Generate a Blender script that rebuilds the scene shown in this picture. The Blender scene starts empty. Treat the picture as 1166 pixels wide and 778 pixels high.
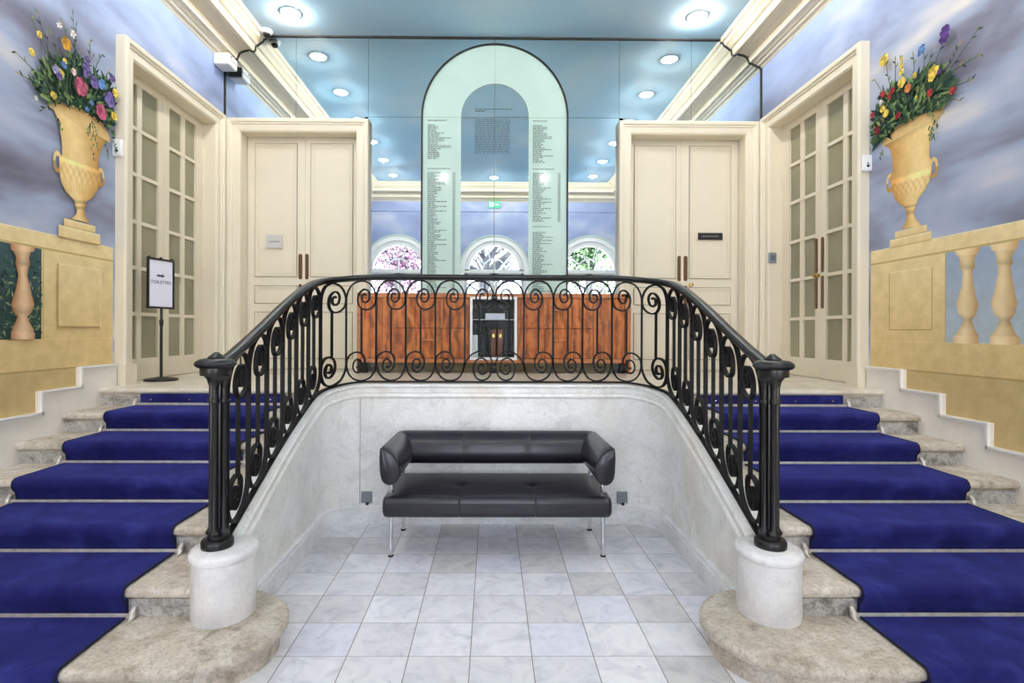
SPOT_W=33; SUN_W=45; WORLD=9.0; DAY_W=280; DAYTILT=0.5; EXPO=0.14
import bpy, bmesh, math, random
from mathutils import Vector, Matrix
random.seed(7)
SC=bpy.context.scene; COL=SC.collection
PI=math.pi
# ------------------------------------------------------------ camera facts
F=610.6;U0=565.27;V0=377.19;YAW=.0089;ROLL=.0038;CAMH=1.582;CX=-.0218
# ------------------------------------------------------------ materials
def lin(c):
    return tuple(((v/255)/12.92 if v/255<=.04045 else ((v/255+.055)/1.055)**2.4) for v in c)
def rgba(c): return lin(c)+(1,)
class NT:
    def __init__(s,name):
        s.m=bpy.data.materials.new(name); s.m.use_nodes=True; s.t=s.m.node_tree; s.t.nodes.clear()
        s.out=s.n('ShaderNodeOutputMaterial')
    def n(s,typ,**k):
        nd=s.t.nodes.new(typ)
        for a,b in k.items():
            if a.startswith('i_'):
                key=a[2:]; nd.inputs[int(key) if key.isdigit() else key.replace('_',' ')].default_value=b
            else: setattr(nd,a,b)
        return nd
    def l(s,a,b): s.t.links.new(a,b)
    def bsdf(s,**k):
        b=s.n('ShaderNodeBsdfPrincipled'); 
        for a,v in k.items(): b.inputs[a.replace('_',' ')].default_value=v
        s.l(b.outputs[0],s.out.inputs[0]); return b
    def coords(s,scale=(1,1,1),kind='Object'):
        tc=s.n('ShaderNodeTexCoord'); mp=s.n('ShaderNodeMapping'); mp.inputs['Scale'].default_value=scale
        s.l(tc.outputs[kind],mp.inputs[0]); return mp.outputs[0]
    def noise(s,v,scale,detail=4,rough=.55,dist=0):
        n=s.n('ShaderNodeTexNoise'); n.inputs['Scale'].default_value=scale; n.inputs['Detail'].default_value=detail
        n.inputs['Roughness'].default_value=rough; n.inputs['Distortion'].default_value=dist
        s.l(v,n.inputs['Vector']); return n.outputs['Fac']
    def ramp(s,fac,stops,interp='LINEAR'):
        r=s.n('ShaderNodeValToRGB'); cr=r.color_ramp; cr.interpolation=interp
        while len(cr.elements)<len(stops): cr.elements.new(.5)
        for e,(p,c) in zip(cr.elements,stops): e.position=p; e.color=rgba(c)
        s.l(fac,r.inputs[0]); return r.outputs[0]
    def mix(s,f,a,b,mode='MIX'):
        m=s.n('ShaderNodeMix',data_type='RGBA',blend_type=mode)
        if isinstance(f,(int,float)): m.inputs[0].default_value=f
        else: s.l(f,m.inputs[0])
        for i,v in ((6,a),(7,b)):
            if isinstance(v,tuple): m.inputs[i].default_value=rgba(v)
            else: s.l(v,m.inputs[i])
        return m.outputs[2]
    def math(s,op,a,b=0.,c=None):
        m=s.n('ShaderNodeMath',operation=op)
        for i,v in enumerate((a,b,c)):
            if v is None: continue
            if isinstance(v,(int,float)): m.inputs[i].default_value=v
            else: s.l(v,m.inputs[i])
        return m.outputs[0]
    def bump(s,h,strength,dist,b):
        n=s.n('ShaderNodeBump'); n.inputs['Strength'].default_value=strength; n.inputs['Distance'].default_value=dist
        s.l(h,n.inputs['Height']); s.l(n.outputs[0],b.inputs['Normal'])
def simple(name,c,rough=.5,metal=0,bumpy=0,var=0,scale=30,spec=.5,coat=0):
    t=NT(name); b=t.bsdf(Roughness=rough,Metallic=metal); b.inputs['Specular IOR Level'].default_value=spec
    if coat: b.inputs['Coat Weight'].default_value=coat; b.inputs['Coat Roughness'].default_value=.15
    v=t.coords(); n=t.noise(v,scale,3)
    lo=tuple(max(0,x*(1-var)) for x in c); hi=tuple(min(255,x*(1+var)) for x in c)
    t.l(t.ramp(n,[(.3,lo),(.7,hi)]),b.inputs['Base Color'])
    if bumpy: t.bump(n,bumpy,.002,b)
    return t.m
M={}
M['cream']=simple('cream_paint',(224,215,194),.4,var=.008,scale=3)
M['cream_dark']=simple('groove_shade_and_joint',(140,132,114),.6)  # darker cream: painted shade of the door panel grooves, also joint lines
M['cornice']=simple('cornice_paint',(226,216,193),.5,var=.01,scale=3)
M['skirt']=simple('white_skirting_paint',(236,230,220),.4,var=.02,scale=8)
M['bead']=simple('white_bead_paint',(246,244,240),.35)
M['scroll']=simple('matt_black_iron',(15,15,17),.55,var=.1,scale=40,spec=.22)
M['iron']=simple('black_wrought_iron',(17,17,19),.36,var=.12,scale=40,spec=.42,coat=.08)
M['black']=simple('black_plastic',(18,18,20),.45)
M['white']=simple('white_plastic',(236,236,236),.35)
M['slate']=simple('slate_plastic',(84,92,100),.4)
M['grey']=simple('grey_plastic',(128,134,140),.4)
M['lens']=simple('dark_lens',(12,12,16),.1)
M['chrome']=simple('chrome',(215,215,218),.18,metal=1)
M['brass']=simple('old_brass',(104,74,50),.4,metal=.5,var=.1,scale=20)
M['gold']=simple('polished_brass',(205,175,95),.25,metal=1)
M['rod']=simple('brushed_nickel',(206,200,190),.38,metal=.4,var=.08)
M['leather']=simple('black_leather',(25,22,32),.33,var=.1,scale=300,bumpy=.10,coat=.15)
M['stitch']=simple('leather_seam',(12,11,15),.6)
M['bloom_wood']=None
M['seam_black']=simple('black_seam',(30,32,30),.6)  # black of the mirror joints and the backing wall in their gaps
M['ring']=simple('downlight_ring',(235,238,240),.4)
M['paper']=simple('white_paper',(232,232,246),.5)
M['print']=simple('black_ink',(60,68,70),.7)
M['plaque']=simple('grey_plaque',(196,194,192),.4)
M['exit']=simple('exit_green',(30,150,90),.4)
M['rubber']=simple('rubber_foot',(20,20,20),.6)
M['trimgreen']=simple('pale_green_trim',(186,204,196),.5)
M['suitcase']=simple('brown_leather',(112,62,38),.35,var=.2,scale=25)
M['darkstuff']=simple('dark_objects',(44,48,46),.5,var=.6,scale=14)
def emis(name,c,s):
    t=NT(name); e=t.n('ShaderNodeEmission'); e.inputs[0].default_value=rgba(c); e.inputs[1].default_value=s
    t.l(e.outputs[0],t.out.inputs[0]); return t.m
M['lamp']=emis('lamp_glow',(255,250,244),14)
M['exitglow']=emis('exit_glow',(120,240,190),1.2)
# marble for floor tiles
def mk_tiles():
    t=NT('marble_floor_tiles'); b=t.bsdf(Roughness=.22)
    tc=t.n('ShaderNodeTexCoord'); sp=t.n('ShaderNodeSeparateXYZ'); t.l(tc.outputs['Object'],sp.inputs[0])
    u=t.math('DIVIDE',t.math('ADD',sp.outputs[0],.12+30),.3); v=t.math('DIVIDE',t.math('SUBTRACT',sp.outputs[1],2.608-30),.3)
    fu=t.math('FLOOR',u); fv=t.math('FLOOR',v)
    cb=t.n('ShaderNodeCombineXYZ'); t.l(fu,cb.inputs[0]); t.l(fv,cb.inputs[1])
    wn=t.n('ShaderNodeTexWhiteNoise',noise_dimensions='2D'); t.l(cb.outputs[0],wn.inputs['Vector'])
    # veins, offset per tile
    ad=t.n('ShaderNodeVectorMath',operation='MULTIPLY_ADD'); t.l(wn.outputs['Color'],ad.inputs[0]); ad.inputs[1].default_value=(9,9,9); t.l(tc.outputs['Object'],ad.inputs[2])
    n1=t.noise(ad.outputs[0],7,6,.62,1.2); n2=t.noise(ad.outputs[0],26,5,.6,.6)
    base=t.ramp(n1,[(.30,(214,215,221)),(.47,(234,234,238)),(.60,(243,243,245))])
    sp2=t.ramp(n2,[(.27,(150,150,158)),(.36,(255,255,255))])
    c=t.mix(.3,base,sp2,'MULTIPLY')
    tone=t.ramp(wn.outputs['Value'],[(0,(228,226,222)),(.35,(242,242,244)),(.8,(255,255,255)),(1,(240,241,250))])
    c=t.mix(1.,c,tone,'MULTIPLY')
    eu=t.math('PINGPONG',u,.5); ev=t.math('PINGPONG',v,.5)
    g=t.math('MAXIMUM',t.math('LESS_THAN',eu,.008),t.math('LESS_THAN',ev,.0055))
    c=t.mix(g,c,(128,124,120)); t.l(c,b.inputs['Base Color'])
    t.l(t.math('MULTIPLY_ADD',g,.5,.2),b.inputs['Roughness']); b.inputs['Specular IOR Level'].default_value=.45
    return t.m
M['tiles']=mk_tiles()
def mk_marble(name,a,bb,c,sc=3,rough=.35,speck=(120,118,112),sx=(1,1,1),warm=None,grain=.22):
    t=NT(name); b=t.bsdf(Roughness=rough); v=t.coords(sx)
    n1=t.noise(v,sc,7,.6,.9); n2=t.noise(v,sc*7,5,.65,.3); n3=t.noise(v,sc*1.3,3,.5,2.)
    base=t.ramp(n1,[(.3,a),(.5,bb),(.68,c)])
    vein=t.ramp(t.math('ABSOLUTE',t.math('SUBTRACT',n3,.5)),[(0,(205,205,202)),(.02,(255,255,255))])
    base=t.mix(.22,base,vein,'MULTIPLY')
    sp=t.ramp(n2,[(.24,speck),(.33,(255,255,255))]); base=t.mix(.5,base,sp,'MULTIPLY')
    n4=t.noise(v,60,5,.75,.4); base=t.mix(grain,base,t.ramp(n4,[(.30,(150,142,130)),(.55,(255,255,255))]),'MULTIPLY')
    n6=t.noise(v,9,6,.7,.8); base=t.mix(grain,base,t.ramp(n6,[(.34,(176,166,150)),(.48,(255,255,255))]),'MULTIPLY')
    n5=t.noise(v,38,2,.5); base=t.mix(grain,base,t.ramp(n5,[(.17,(90,84,76)),(.22,(255,255,255))]),'MULTIPLY')
    if warm:
        w=t.noise(v,1.7,3,.5); base=t.mix(t.ramp(w,[(.52,(0,0,0)),(.7,(150,150,150))]),base,warm)
    t.l(base,b.inputs['Base Color']); t.bump(n2,.12,.003,b); return t.m
M['marble']=mk_marble('white_veined_marble',(212,214,214),(230,231,231),(240,240,240))
M['marble_side']=mk_marble('aged_white_marble',(220,219,215),(236,236,232),(243,243,240),warm=(214,194,160))
M['pedestal']=mk_marble('pale_marble_pedestal',(208,208,208),(230,229,227),(240,239,238),5,grain=.12)
M['stone']=mk_marble('worn_limestone',(182,170,152),(206,196,180),(222,215,202),6,.6,speck=(128,118,104),grain=.6)
M['riser']=mk_marble('weathered_riser_stone',(150,149,144),(184,182,176),(206,204,198),9,.7,speck=(110,108,102),grain=.75)
M['landing']=mk_marble('cream_marble_landing',(196,184,164),(216,207,190),(226,219,206),4,.3)
def mk_carpet():
    t=NT('royal_blue_carpet'); b=t.bsdf(Roughness=.95); v=t.coords()
    n=t.noise(v,420,2,.7); n1=t.noise(v,4.5,5,.6,.5); n2=t.noise(v,60,2,.5)
    c=t.ramp(n1,[(.3,(26,26,80)),(.5,(37,38,102)),(.72,(56,60,132))])
    c=t.mix(.35,c,t.ramp(n,[(.3,(120,120,140)),(.7,(255,255,255))]),'MULTIPLY')
    c=t.mix(t.ramp(n2,[(.76,(0,0,0)),(.8,(160,160,160))]),c,(90,95,165))
    t.l(c,b.inputs['Base Color']); t.bump(n,.5,.004,b)
    b.inputs['Sheen Weight'].default_value=.35; b.inputs['Sheen Tint'].default_value=rgba((110,120,230)); b.inputs['Specular IOR Level'].default_value=.1
    return t.m
M['carpet']=mk_carpet(); M['carpet_edge']=simple('carpet_binding',(14,14,40),.9)
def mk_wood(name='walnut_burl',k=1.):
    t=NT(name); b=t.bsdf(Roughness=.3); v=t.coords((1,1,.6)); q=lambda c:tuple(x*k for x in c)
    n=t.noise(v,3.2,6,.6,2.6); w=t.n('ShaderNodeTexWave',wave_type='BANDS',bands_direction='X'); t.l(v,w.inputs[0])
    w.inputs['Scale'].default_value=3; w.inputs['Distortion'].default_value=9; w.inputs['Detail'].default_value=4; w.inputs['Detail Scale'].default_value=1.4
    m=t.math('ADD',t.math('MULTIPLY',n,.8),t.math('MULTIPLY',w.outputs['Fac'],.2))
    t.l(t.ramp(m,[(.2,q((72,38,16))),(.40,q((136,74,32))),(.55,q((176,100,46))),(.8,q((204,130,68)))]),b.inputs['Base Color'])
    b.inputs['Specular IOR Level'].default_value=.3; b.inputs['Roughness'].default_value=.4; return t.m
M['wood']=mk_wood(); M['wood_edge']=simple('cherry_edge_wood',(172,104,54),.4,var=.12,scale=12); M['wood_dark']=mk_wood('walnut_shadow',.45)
def mk_sky(name,stops,sc,stretch=(1,1,1),grad=None,seed=0.,dist=.4):
    t=NT(name); b=t.bsdf(Roughness=.7); b.inputs['Specular IOR Level'].default_value=.2
    tc=t.n('ShaderNodeTexCoord'); mp=t.n('ShaderNodeMapping'); mp.inputs['Scale'].default_value=stretch; mp.inputs['Location'].default_value=(seed,seed*.7,seed*.3)
    t.l(tc.outputs['Object'],mp.inputs[0])
    n=t.noise(mp.outputs[0],sc,4,.45,dist); c=t.ramp(n,stops)
    if grad:
        z0,z1,col=grad; sp=t.n('ShaderNodeSeparateXYZ'); t.l(tc.outputs['Object'],sp.inputs[0])
        mr=t.n('ShaderNodeMapRange',interpolation_type='SMOOTHSTEP'); mr.inputs[1].default_value=z0; mr.inputs[2].default_value=z1; t.l(sp.outputs[2],mr.inputs[0])
        n2=t.noise(mp.outputs[0],sc*1.6,4,.5,.5)
        top=t.ramp(n2,[(.35,col),(.7,tuple(min(255,x+22) for x in col))])
        c=t.mix(mr.outputs[0],c,top)
    t.l(c,b.inputs['Base Color']); return t.m
cl=[(.33,(108,105,120)),(.42,(134,136,154)),(.50,(156,166,190)),(.58,(178,184,202)),(.68,(222,216,210))]
M['sky_l']=mk_sky('painted_cloudy_sky',cl,1.15,(1,.75,1.9),(3.7,5.3,(150,172,218)),3.1,.25)
M['sky_r']=mk_sky('painted_stormy_sky',cl,1.1,(1,.7,1.8),(3.9,5.3,(150,172,220)),8.3,.25)
M['sky_b']=mk_sky('painted_mauve_sky',[(.3,(134,142,176)),(.5,(150,162,196)),(.7,(186,188,206))],.9,(1,1,1.6),None,5.)
M['sky_c']=mk_sky('painted_blue_ceiling',[(.3,(168,213,242)),(.5,(182,221,246)),(.72,(208,232,246))],.7,(1,.7,1),None,1.7)
def attr(name,rough=.8):
    t=NT(name); b=t.bsdf(Roughness=rough); b.inputs['Specular IOR Level'].default_value=.15
    a=t.n('ShaderNodeAttribute',attribute_name='Col'); v=t.coords(); n=t.noise(v,9,4,.6,.3)
    t.l(t.mix(1.,a.outputs['Color'],t.ramp(n,[(.3,(236,234,228)),(.7,(255,255,255))]),'MULTIPLY'),b.inputs['Base Color']); return t.m
M['paint']=attr('mural_paint')
def mk_mirror():
    t=NT('blue_tinted_mirror'); g=t.n('ShaderNodeBsdfGlossy'); g.inputs['Roughness'].default_value=0; g.inputs['Color'].default_value=(.80,.90,.90,1)
    n=t.noise(t.coords(),2,2); t.l(t.ramp(n,[(.3,(230,242,244)),(.7,(234,244,246))]),g.inputs['Color'])
    t.l(g.outputs[0],t.out.inputs[0]); return t.m
M['mirror']=mk_mirror()
def mk_aqua():
    t=NT('frosted_aqua_glass'); b=t.bsdf(Roughness=.08); b.inputs['Specular IOR Level'].default_value=.35
    n=t.noise(t.coords(),1.5,2); t.l(t.ramp(n,[(.3,(186,212,202)),(.7,(196,220,211))]),b.inputs['Base Color']); return t.m
M['aqua']=mk_aqua()
def mk_glass(name,tint,gl):
    t=NT(name); tr=t.n('ShaderNodeBsdfTransparent'); tr.inputs[0].default_value=rgba(tint)
    g=t.n('ShaderNodeBsdfGlossy'); g.inputs['Roughness'].default_value=.02
    mx=t.n('ShaderNodeMixShader'); fr=t.n('ShaderNodeFresnel'); fr.inputs[0].default_value=1.5
    t.l(t.math('ADD',fr.outputs[0],gl),mx.inputs[0]); t.l(tr.outputs[0],mx.inputs[1]); t.l(g.outputs[0],mx.inputs[2]); t.l(mx.outputs[0],t.out.inputs[0]); return t.m
M['caseglass']=mk_glass('showcase_glass',(235,240,240),-.035)
M['glass']=mk_glass('clear_glass',(250,250,250),.0)
M['doorglass']=mk_glass('door_pane_glass',(235,238,228),.05)
M['filmglass']=simple('olive_film_glass',(138,134,108),.07,var=.10,scale=1.3,spec=.6)
M['curtain']=simple('olive_curtain',(150,146,118),.8,var=.12,scale=5)
M['leaf_pink']=simple('pink_blossom',(112,78,100),.8,var=.3,scale=3); M['leaf_green']=simple('spring_leaves',(80,108,64),.8,var=.3,scale=3); M['bark']=simple('tree_bark',(60,60,66),.9,var=.2)
M['gravel']=simple('courtyard_gravel',(224,220,212),.9,var=.1)
# ------------------------------------------------------------ mesh helpers
class MB:
    def __init__(s): s.v=[];s.f=[];s.c=[]
    def add(s,vs,fs,col=None):
        o=len(s.v); s.v+= [tuple(p) for p in vs]; s.f+=[tuple(o+i for i in f) for f in fs]; s.c+=[col]*len(fs)
        return o
    def box(s,x0,x1,y0,y1,z0,z1,col=None):
        x0,x1=min(x0,x1),max(x0,x1); y0,y1=min(y0,y1),max(y0,y1); z0,z1=min(z0,z1),max(z0,z1)
        v=[(x,y,z) for z in (z0,z1) for y in (y0,y1) for x in (x0,x1)]
        s.add(v,[(0,2,3,1),(4,5,7,6),(0,1,5,4),(2,6,7,3),(0,4,6,2),(1,3,7,5)],col); return s
    def loft(s,rings,closed=True,cap=True,loop=False,col=None):
        n=len(rings[0]); vs=[p for r in rings for p in r]; fs=[]
        m=len(rings)
        for i in range(m if loop else m-1):
            a=i*n; b=((i+1)%m)*n
            for j in range(n if closed else n-1):
                k=(j+1)%n; fs.append((a+j,a+k,b+k,b+j))
        if cap and closed and not loop: fs.append(tuple(range(n-1,-1,-1))); fs.append(tuple((m-1)*n+j for j in range(n)))
        s.add(vs,fs,col); return s
    def lathe(s,prof,c,seg=32,axis='z',sx=1,sy=1,cap=True,col=None):
        rings=[]
        for r,h in prof:
            ring=[]
            for k in range(seg):
                a=2*PI*k/seg; p=(r*math.cos(a)*sx,r*math.sin(a)*sy,h)
                if axis=='x': p=(h,p[0],p[1])
                if axis=='y': p=(p[0],h,p[1])
                ring.append((c[0]+p[0],c[1]+p[1],c[2]+p[2]))
            rings.append(ring)
        return s.loft(rings,cap=cap,col=col)
    def tube(s,pts,r,seg=8,cap=True,col=None):
        pts=[Vector(p) for p in pts]; rings=[]; up=Vector((0,0,1))
        for i,p in enumerate(pts):
            t=(pts[min(i+1,len(pts)-1)]-pts[max(i-1,0)]).normalized()
            a=t.cross(up); 
            if a.length<.05: a=t.cross(Vector((1,0,0)))
            a.normalize(); b=t.cross(a); rr=r[i] if isinstance(r,(list,tuple)) else r
            rings.append([p+a*math.cos(2*PI*k/seg)*rr+b*math.sin(2*PI*k/seg)*rr for k in range(seg)])
        return s.loft(rings,cap=cap,col=col)
    def build(s,name,mat,parent=None,bevel=0,smooth=True,ang=38,seg=2):
        off=Vector(parent_world(parent)) if parent else Vector((0,0,0))
        me=bpy.data.meshes.new(name); me.from_pydata([tuple(Vector(v)-off) for v in s.v],[],s.f)
        if any(c is not None for c in s.c):
            ca=me.color_attributes.new('Col','FLOAT_COLOR','CORNER'); li=0
            for p,c in zip(me.polygons,s.c):
                for q in range(p.loop_total):
                    cc=c[q] if (isinstance(c,list)) else (c or (255,255,255)); ca.data[p.loop_start+q].color=rgba(cc)
        bm=bmesh.new(); bm.from_mesh(me); bmesh.ops.recalc_face_normals(bm,faces=bm.faces[:]) ; bm.to_mesh(me); bm.free()
        o=bpy.data.objects.new(name,me); COL.objects.link(o)
        me.materials.append(mat if not isinstance(mat,str) else M[mat])
        if bevel:
            b=o.modifiers.new('bevel','BEVEL'); b.width=bevel; b.segments=seg; b.limit_method='ANGLE'; b.angle_limit=.6
        if smooth:
            for p in me.polygons: p.use_smooth=True
            if not bevel: me.set_sharp_from_angle(angle=math.radians(ang))
            else: 
                me.set_sharp_from_angle(angle=math.radians(180))
                w=o.modifiers.new('wn','WEIGHTED_NORMAL')
        if parent: o.parent=parent
        return o
def parent_world(p):
    v=Vector((0,0,0))
    while p: v=v+p.location; p=p.parent
    return v
def tag(o,label=None,cat=None,group=None,kind=None):
    if label:o['label']=label
    if cat:o['category']=cat
    if group:o['group']=group
    if kind:o['kind']=kind
    return o
def thing(name,loc,label,cat,group=None,kind=None):
    o=bpy.data.objects.new(name,None); o.location=loc; o.empty_display_size=.1; COL.objects.link(o)
    return tag(o,label,cat,group,kind)
def lerp(a,b,t): return a+(b-a)*t
def interp(tab,x):
    tab=sorted(tab); n=len(tab)
    if x<=tab[0][0]: return tab[0][1]
    if x>=tab[-1][0]: return tab[-1][1]
    for i in range(n-1):
        if tab[i][0]<=x<=tab[i+1][0]: break
    def sl(i):
        if i<=0 or i>=n-1:
            j=0 if i<=0 else n-2; return (tab[j+1][1]-tab[j][1])/(tab[j+1][0]-tab[j][0])
        return (tab[i+1][1]-tab[i-1][1])/(tab[i+1][0]-tab[i-1][0])
    h=tab[i+1][0]-tab[i][0]; t=(x-tab[i][0])/h; m0,m1=sl(i)*h,sl(i+1)*h; t2,t3=t*t,t*t*t
    return (2*t3-3*t2+1)*tab[i][1]+(t3-2*t2+t)*m0+(-2*t3+3*t2)*tab[i+1][1]+(t3-t2)*m1
def catmull(P,k=4):
    out=[]; n=len(P)
    for i in range(n-1):
        p0,p1,p2,p3=P[max(i-1,0)],P[i],P[i+1],P[min(i+2,n-1)]
        for j in range(k):
            t=j/k; out.append(tuple(.5*((2*b)+(c-a)*t+(2*a-5*b+4*c-d)*t*t+(-a+3*b-3*c+d)*t**3) for a,b,c,d in zip(p0,p1,p2,p3)))
    out.append(P[-1]); return out
def inpoly(p,poly):
    x,y=p; c=False; j=len(poly)-1
    for i in range(len(poly)):
        xi,yi=poly[i]; xj,yj=poly[j]
        if (yi>y)!=(yj>y) and x<(xj-xi)*(y-yi)/(yj-yi)+xi: c=not c
        j=i
    return c
# ------------------------------------------------------------ key sizes
WX=3.463; MY=6.916; ZP=1.073; ZC=5.366; R=ZP/7; BY=-.3
NY=[None]+[2.25+.405*k for k in range(7)]      # nosing front of step 1..7 (7 = landing)
# ============================================================ room shell
def wall_side(sx,name,mat):
    b=MB(); y0,y1,z0,z1=5.0,6.70,.95,4.2; x=sx*WX; T=sx*(WX+.27)
    b.box(x,T,BY-.2,y0,0,ZC); b.box(x,T,y1,7.3,0,ZC); b.box(x,T,y0,y1,z1,ZC); b.box(x,T,y0,y1,0,z0)
    return tag(b.build(name,mat,smooth=False),('wall on the left' if sx<0 else 'wall on the right')+' painted with a cloudy blue sky','wall',kind='structure')
wall_side(-1,'wall_left','sky_l'); wall_side(1,'wall_right','sky_r')
b=MB(); b.box(-WX-.2,WX+.2,BY-.2,6.93,-.1,0); tag(b.build('floor','tiles',smooth=False),'floor of square white marble tiles','floor',kind='structure')
b=MB(); b.box(-WX-.2,WX+.2,BY-.3,7.3,ZC,ZC+.1); tag(b.build('ceiling','sky_c',smooth=False),'ceiling painted as pale blue sky','ceiling',kind='structure')
# wall behind the mirrors, with the two door recesses
b=MB()
for x0,x1,z0,z1 in ((-WX,-3.30,0,ZC),(-3.30,-1.70,4.16,ZC),(-1.70,1.70,0,ZC),(1.70,3.30,4.16,ZC),(3.30,WX,0,ZC),(-3.3,-1.7,0,1.0),(1.7,3.3,0,1.0)): b.box(x0,x1,6.93,7.16,z0,z1)
b.box(-3.32,-1.68,7.11,7.16,.95,4.2); b.box(1.68,3.32,7.11,7.16,.95,4.2)  # unseen plates added right behind the doors to block leaking daylight
tag(b.build('wall_back','seam_black',smooth=False),'wall behind the tall mirror panels','wall',kind='structure')
# entrance wall (seen in the mirrors): three arched openings
AR=[(-2.5),(0.04),(2.56)]; RO=.80; SP=3.18
b=MB(); xs=[-WX]
for c in AR: xs+=[c-RO,c+RO]
xs.append(WX)
for i in range(0,len(xs),2): b.box(xs[i],xs[i+1],BY-.2,BY,0,SP)
for c in AR:
    N=24; arc=[(c+RO*math.cos(PI*k/N),SP+RO*math.sin(PI*k/N)) for k in range(N+1)]
    for k in range(N):
        (xa,za),(xb,zb)=arc[k],arc[k+1]
        b.add([(xa,BY,za),(xb,BY,zb),(xb,BY,ZC),(xa,BY,ZC),(xa,BY-.2,za),(xb,BY-.2,zb),(xb,BY-.2,ZC),(xa,BY-.2,ZC)],[(0,1,2,3),(4,7,6,5),(0,4,5,1)])
for i in range(0,len(xs),2): b.box(xs[i],xs[i+1],BY-.2,BY,SP,ZC)
tag(b.build('wall_front','sky_b',smooth=False),'entrance wall with three arched fanlights, painted mauve blue','wall',kind='structure')
def band(mb,c,z,r0,r1,y0,y1,a0=0,a1=PI,N=28):
    rings=[]
    for k in range(N+1):
        a=a0+(a1-a0)*k/N; rings.append([(c+r*math.cos(a),y,z+r*math.sin(a)) for r,y in ((r0,y0),(r1,y0),(r1,y1),(r0,y1))])
    mb.loft(rings)
for i,c in enumerate(AR):
    b=MB(); band(b,c,SP,.90,.94,BY,BY+.03); 
    o=tag(b.build('trim_%d'%(i+1),'trimgreen'),'pale green moulded arch around a fanlight in the entrance wall','trim',kind='structure')
    w=thing('window_%d'%(i+1),(c,BY-.1,SP),['arched fanlight with pink blossom outside','middle arched fanlight above the entrance doors','arched fanlight with green leaves outside'][i],'window',kind='structure')
    b=MB(); band(b,c,SP,.66,.80,BY-.16,BY-.02); b.box(c-.8,c+.8,BY-.16,BY-.02,SP-.07,SP+.03)
    band(b,c,SP,.78,.90,BY-.02,BY+.012); b.box(c-.9,c-.78,BY-.02,BY+.012,0,SP); b.box(c+.78,c+.9,BY-.02,BY+.012,0,SP)
    band(b,c,SP,.30,.335,BY-.12,BY-.08); 
    for a in (36,72,108,144):
        a=math.radians(a); d=Vector((math.cos(a),0,math.sin(a))); n=Vector((-d.z,0,d.x))*.016; q=Vector((c,BY-.1,SP))
        b.add([q+d*.32-n,q+d*.68-n,q+d*.68+n,q+d*.32+n,q+d*.32-n+Vector((0,.03,0)),q+d*.68-n+Vector((0,.03,0)),q+d*.68+n+Vector((0,.03,0)),q+d*.32+n+Vector((0,.03,0))],[(0,1,2,3),(4,7,6,5),(0,4,5,1),(3,2,6,7),(1,5,6,2),(0,3,7,4)])
    b.box(c-.014,c+.014,BY-.12,BY-.08,SP,SP+.3); b.build('window_frame','white',w)
    b=MB(); N=24; vs=[(c+.7*math.cos(PI*k/N),BY-.1,SP+.7*math.sin(PI*k/N)) for k in range(N+1)]; b.add(vs,[tuple(range(N+1))]); b.build('pane','glass',w,smooth=False)
    d=thing('door_%d'%(i+5),(c,BY-.1,0),['glazed entrance doors below the fanlight with pink blossom','middle glazed entrance doors','glazed entrance doors below the fanlight with green leaves'][i],'door',kind='structure')
    for s in (-1,1):
        b=MB(); x0,x1=(c-.8,c-.005) if s<0 else (c+.005,c+.8)
        b.box(x0,x0+.09,BY-.13,BY-.07,0,SP-.07); b.box(x1-.09,x1,BY-.13,BY-.07,0,SP-.07); b.box(x0,x1,BY-.13,BY-.07,0,.5); b.box(x0,x1,BY-.13,BY-.07,SP-.17,SP-.07)
        for z in (1.1,1.75,2.4): b.box(x0,x1,BY-.12,BY-.08,z,z+.03)
        b.box((x0+x1)/2-.015,(x0+x1)/2+.015,BY-.12,BY-.08,.5,SP-.1)
        lf=b.build('door_leaf','white',d)
        b=MB(); b.add([(x0,BY-.1,.5),(x1,BY-.1,.5),(x1,BY-.1,SP-.1),(x0,BY-.1,SP-.1)],[(0,1,2,3)]); b.build('pane','glass',lf,smooth=False)
# cornice
CP=[(.548,ZC),(.535,5.335),(.50,5.325),(.49,5.295),(.455,5.275),(.42,5.245),(.392,5.235),(.388,5.185),(.372,5.165),(.345,5.168),(.305,5.187),(.292,5.178),(.25,5.172),(.215,5.158),(.182,5.136),(.178,5.105),(.165,5.098),(.163,5.066),(.115,5.064),(.105,5.045),(.075,5.04),(.06,5.022),(.022,5.018),(.015,5.0),(0,4.992)]
def extr(mb,f,t0,t1):
    P=CP+[(0,ZC)]
    mb.loft([[f(d,z,t0) for d,z in P],[f(d,z,t1) for d,z in P]])
for sx,nm in ((-1,'trim_left'),(1,'trim_right')):
    b=MB(); extr(b,lambda d,z,t:(sx*(WX-d),t,z),BY,6.905); tag(b.build(nm,'cornice',smooth=False),'cream moulded cornice along the '+('left' if sx<0 else 'right')+' wall','cornice',kind='structure')
b=MB(); extr(b,lambda d,z,t:(t,BY+d,z),-WX,WX); tag(b.build('trim_front','cornice',ang=25),'cream moulded cornice over the entrance wall','cornice',kind='structure')
# dark joints round the mirror
b=MB()
for sx in (-1,1):
    P=[(sx*(WX-d-.004),6.903,z-.005) for d,z in CP[1:]]; b.tube(P,.006,5)
    b.box(sx*WX,sx*(WX-.012),6.895,6.908,4.28,5.0)
b.box(-2.92,2.92,6.89,6.908,ZC-.012,ZC); tag(b.build('trim_mirror','seam_black'),'thin black joint where the mirrors meet ceiling, cornice and walls','trim',kind='structure')
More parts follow.
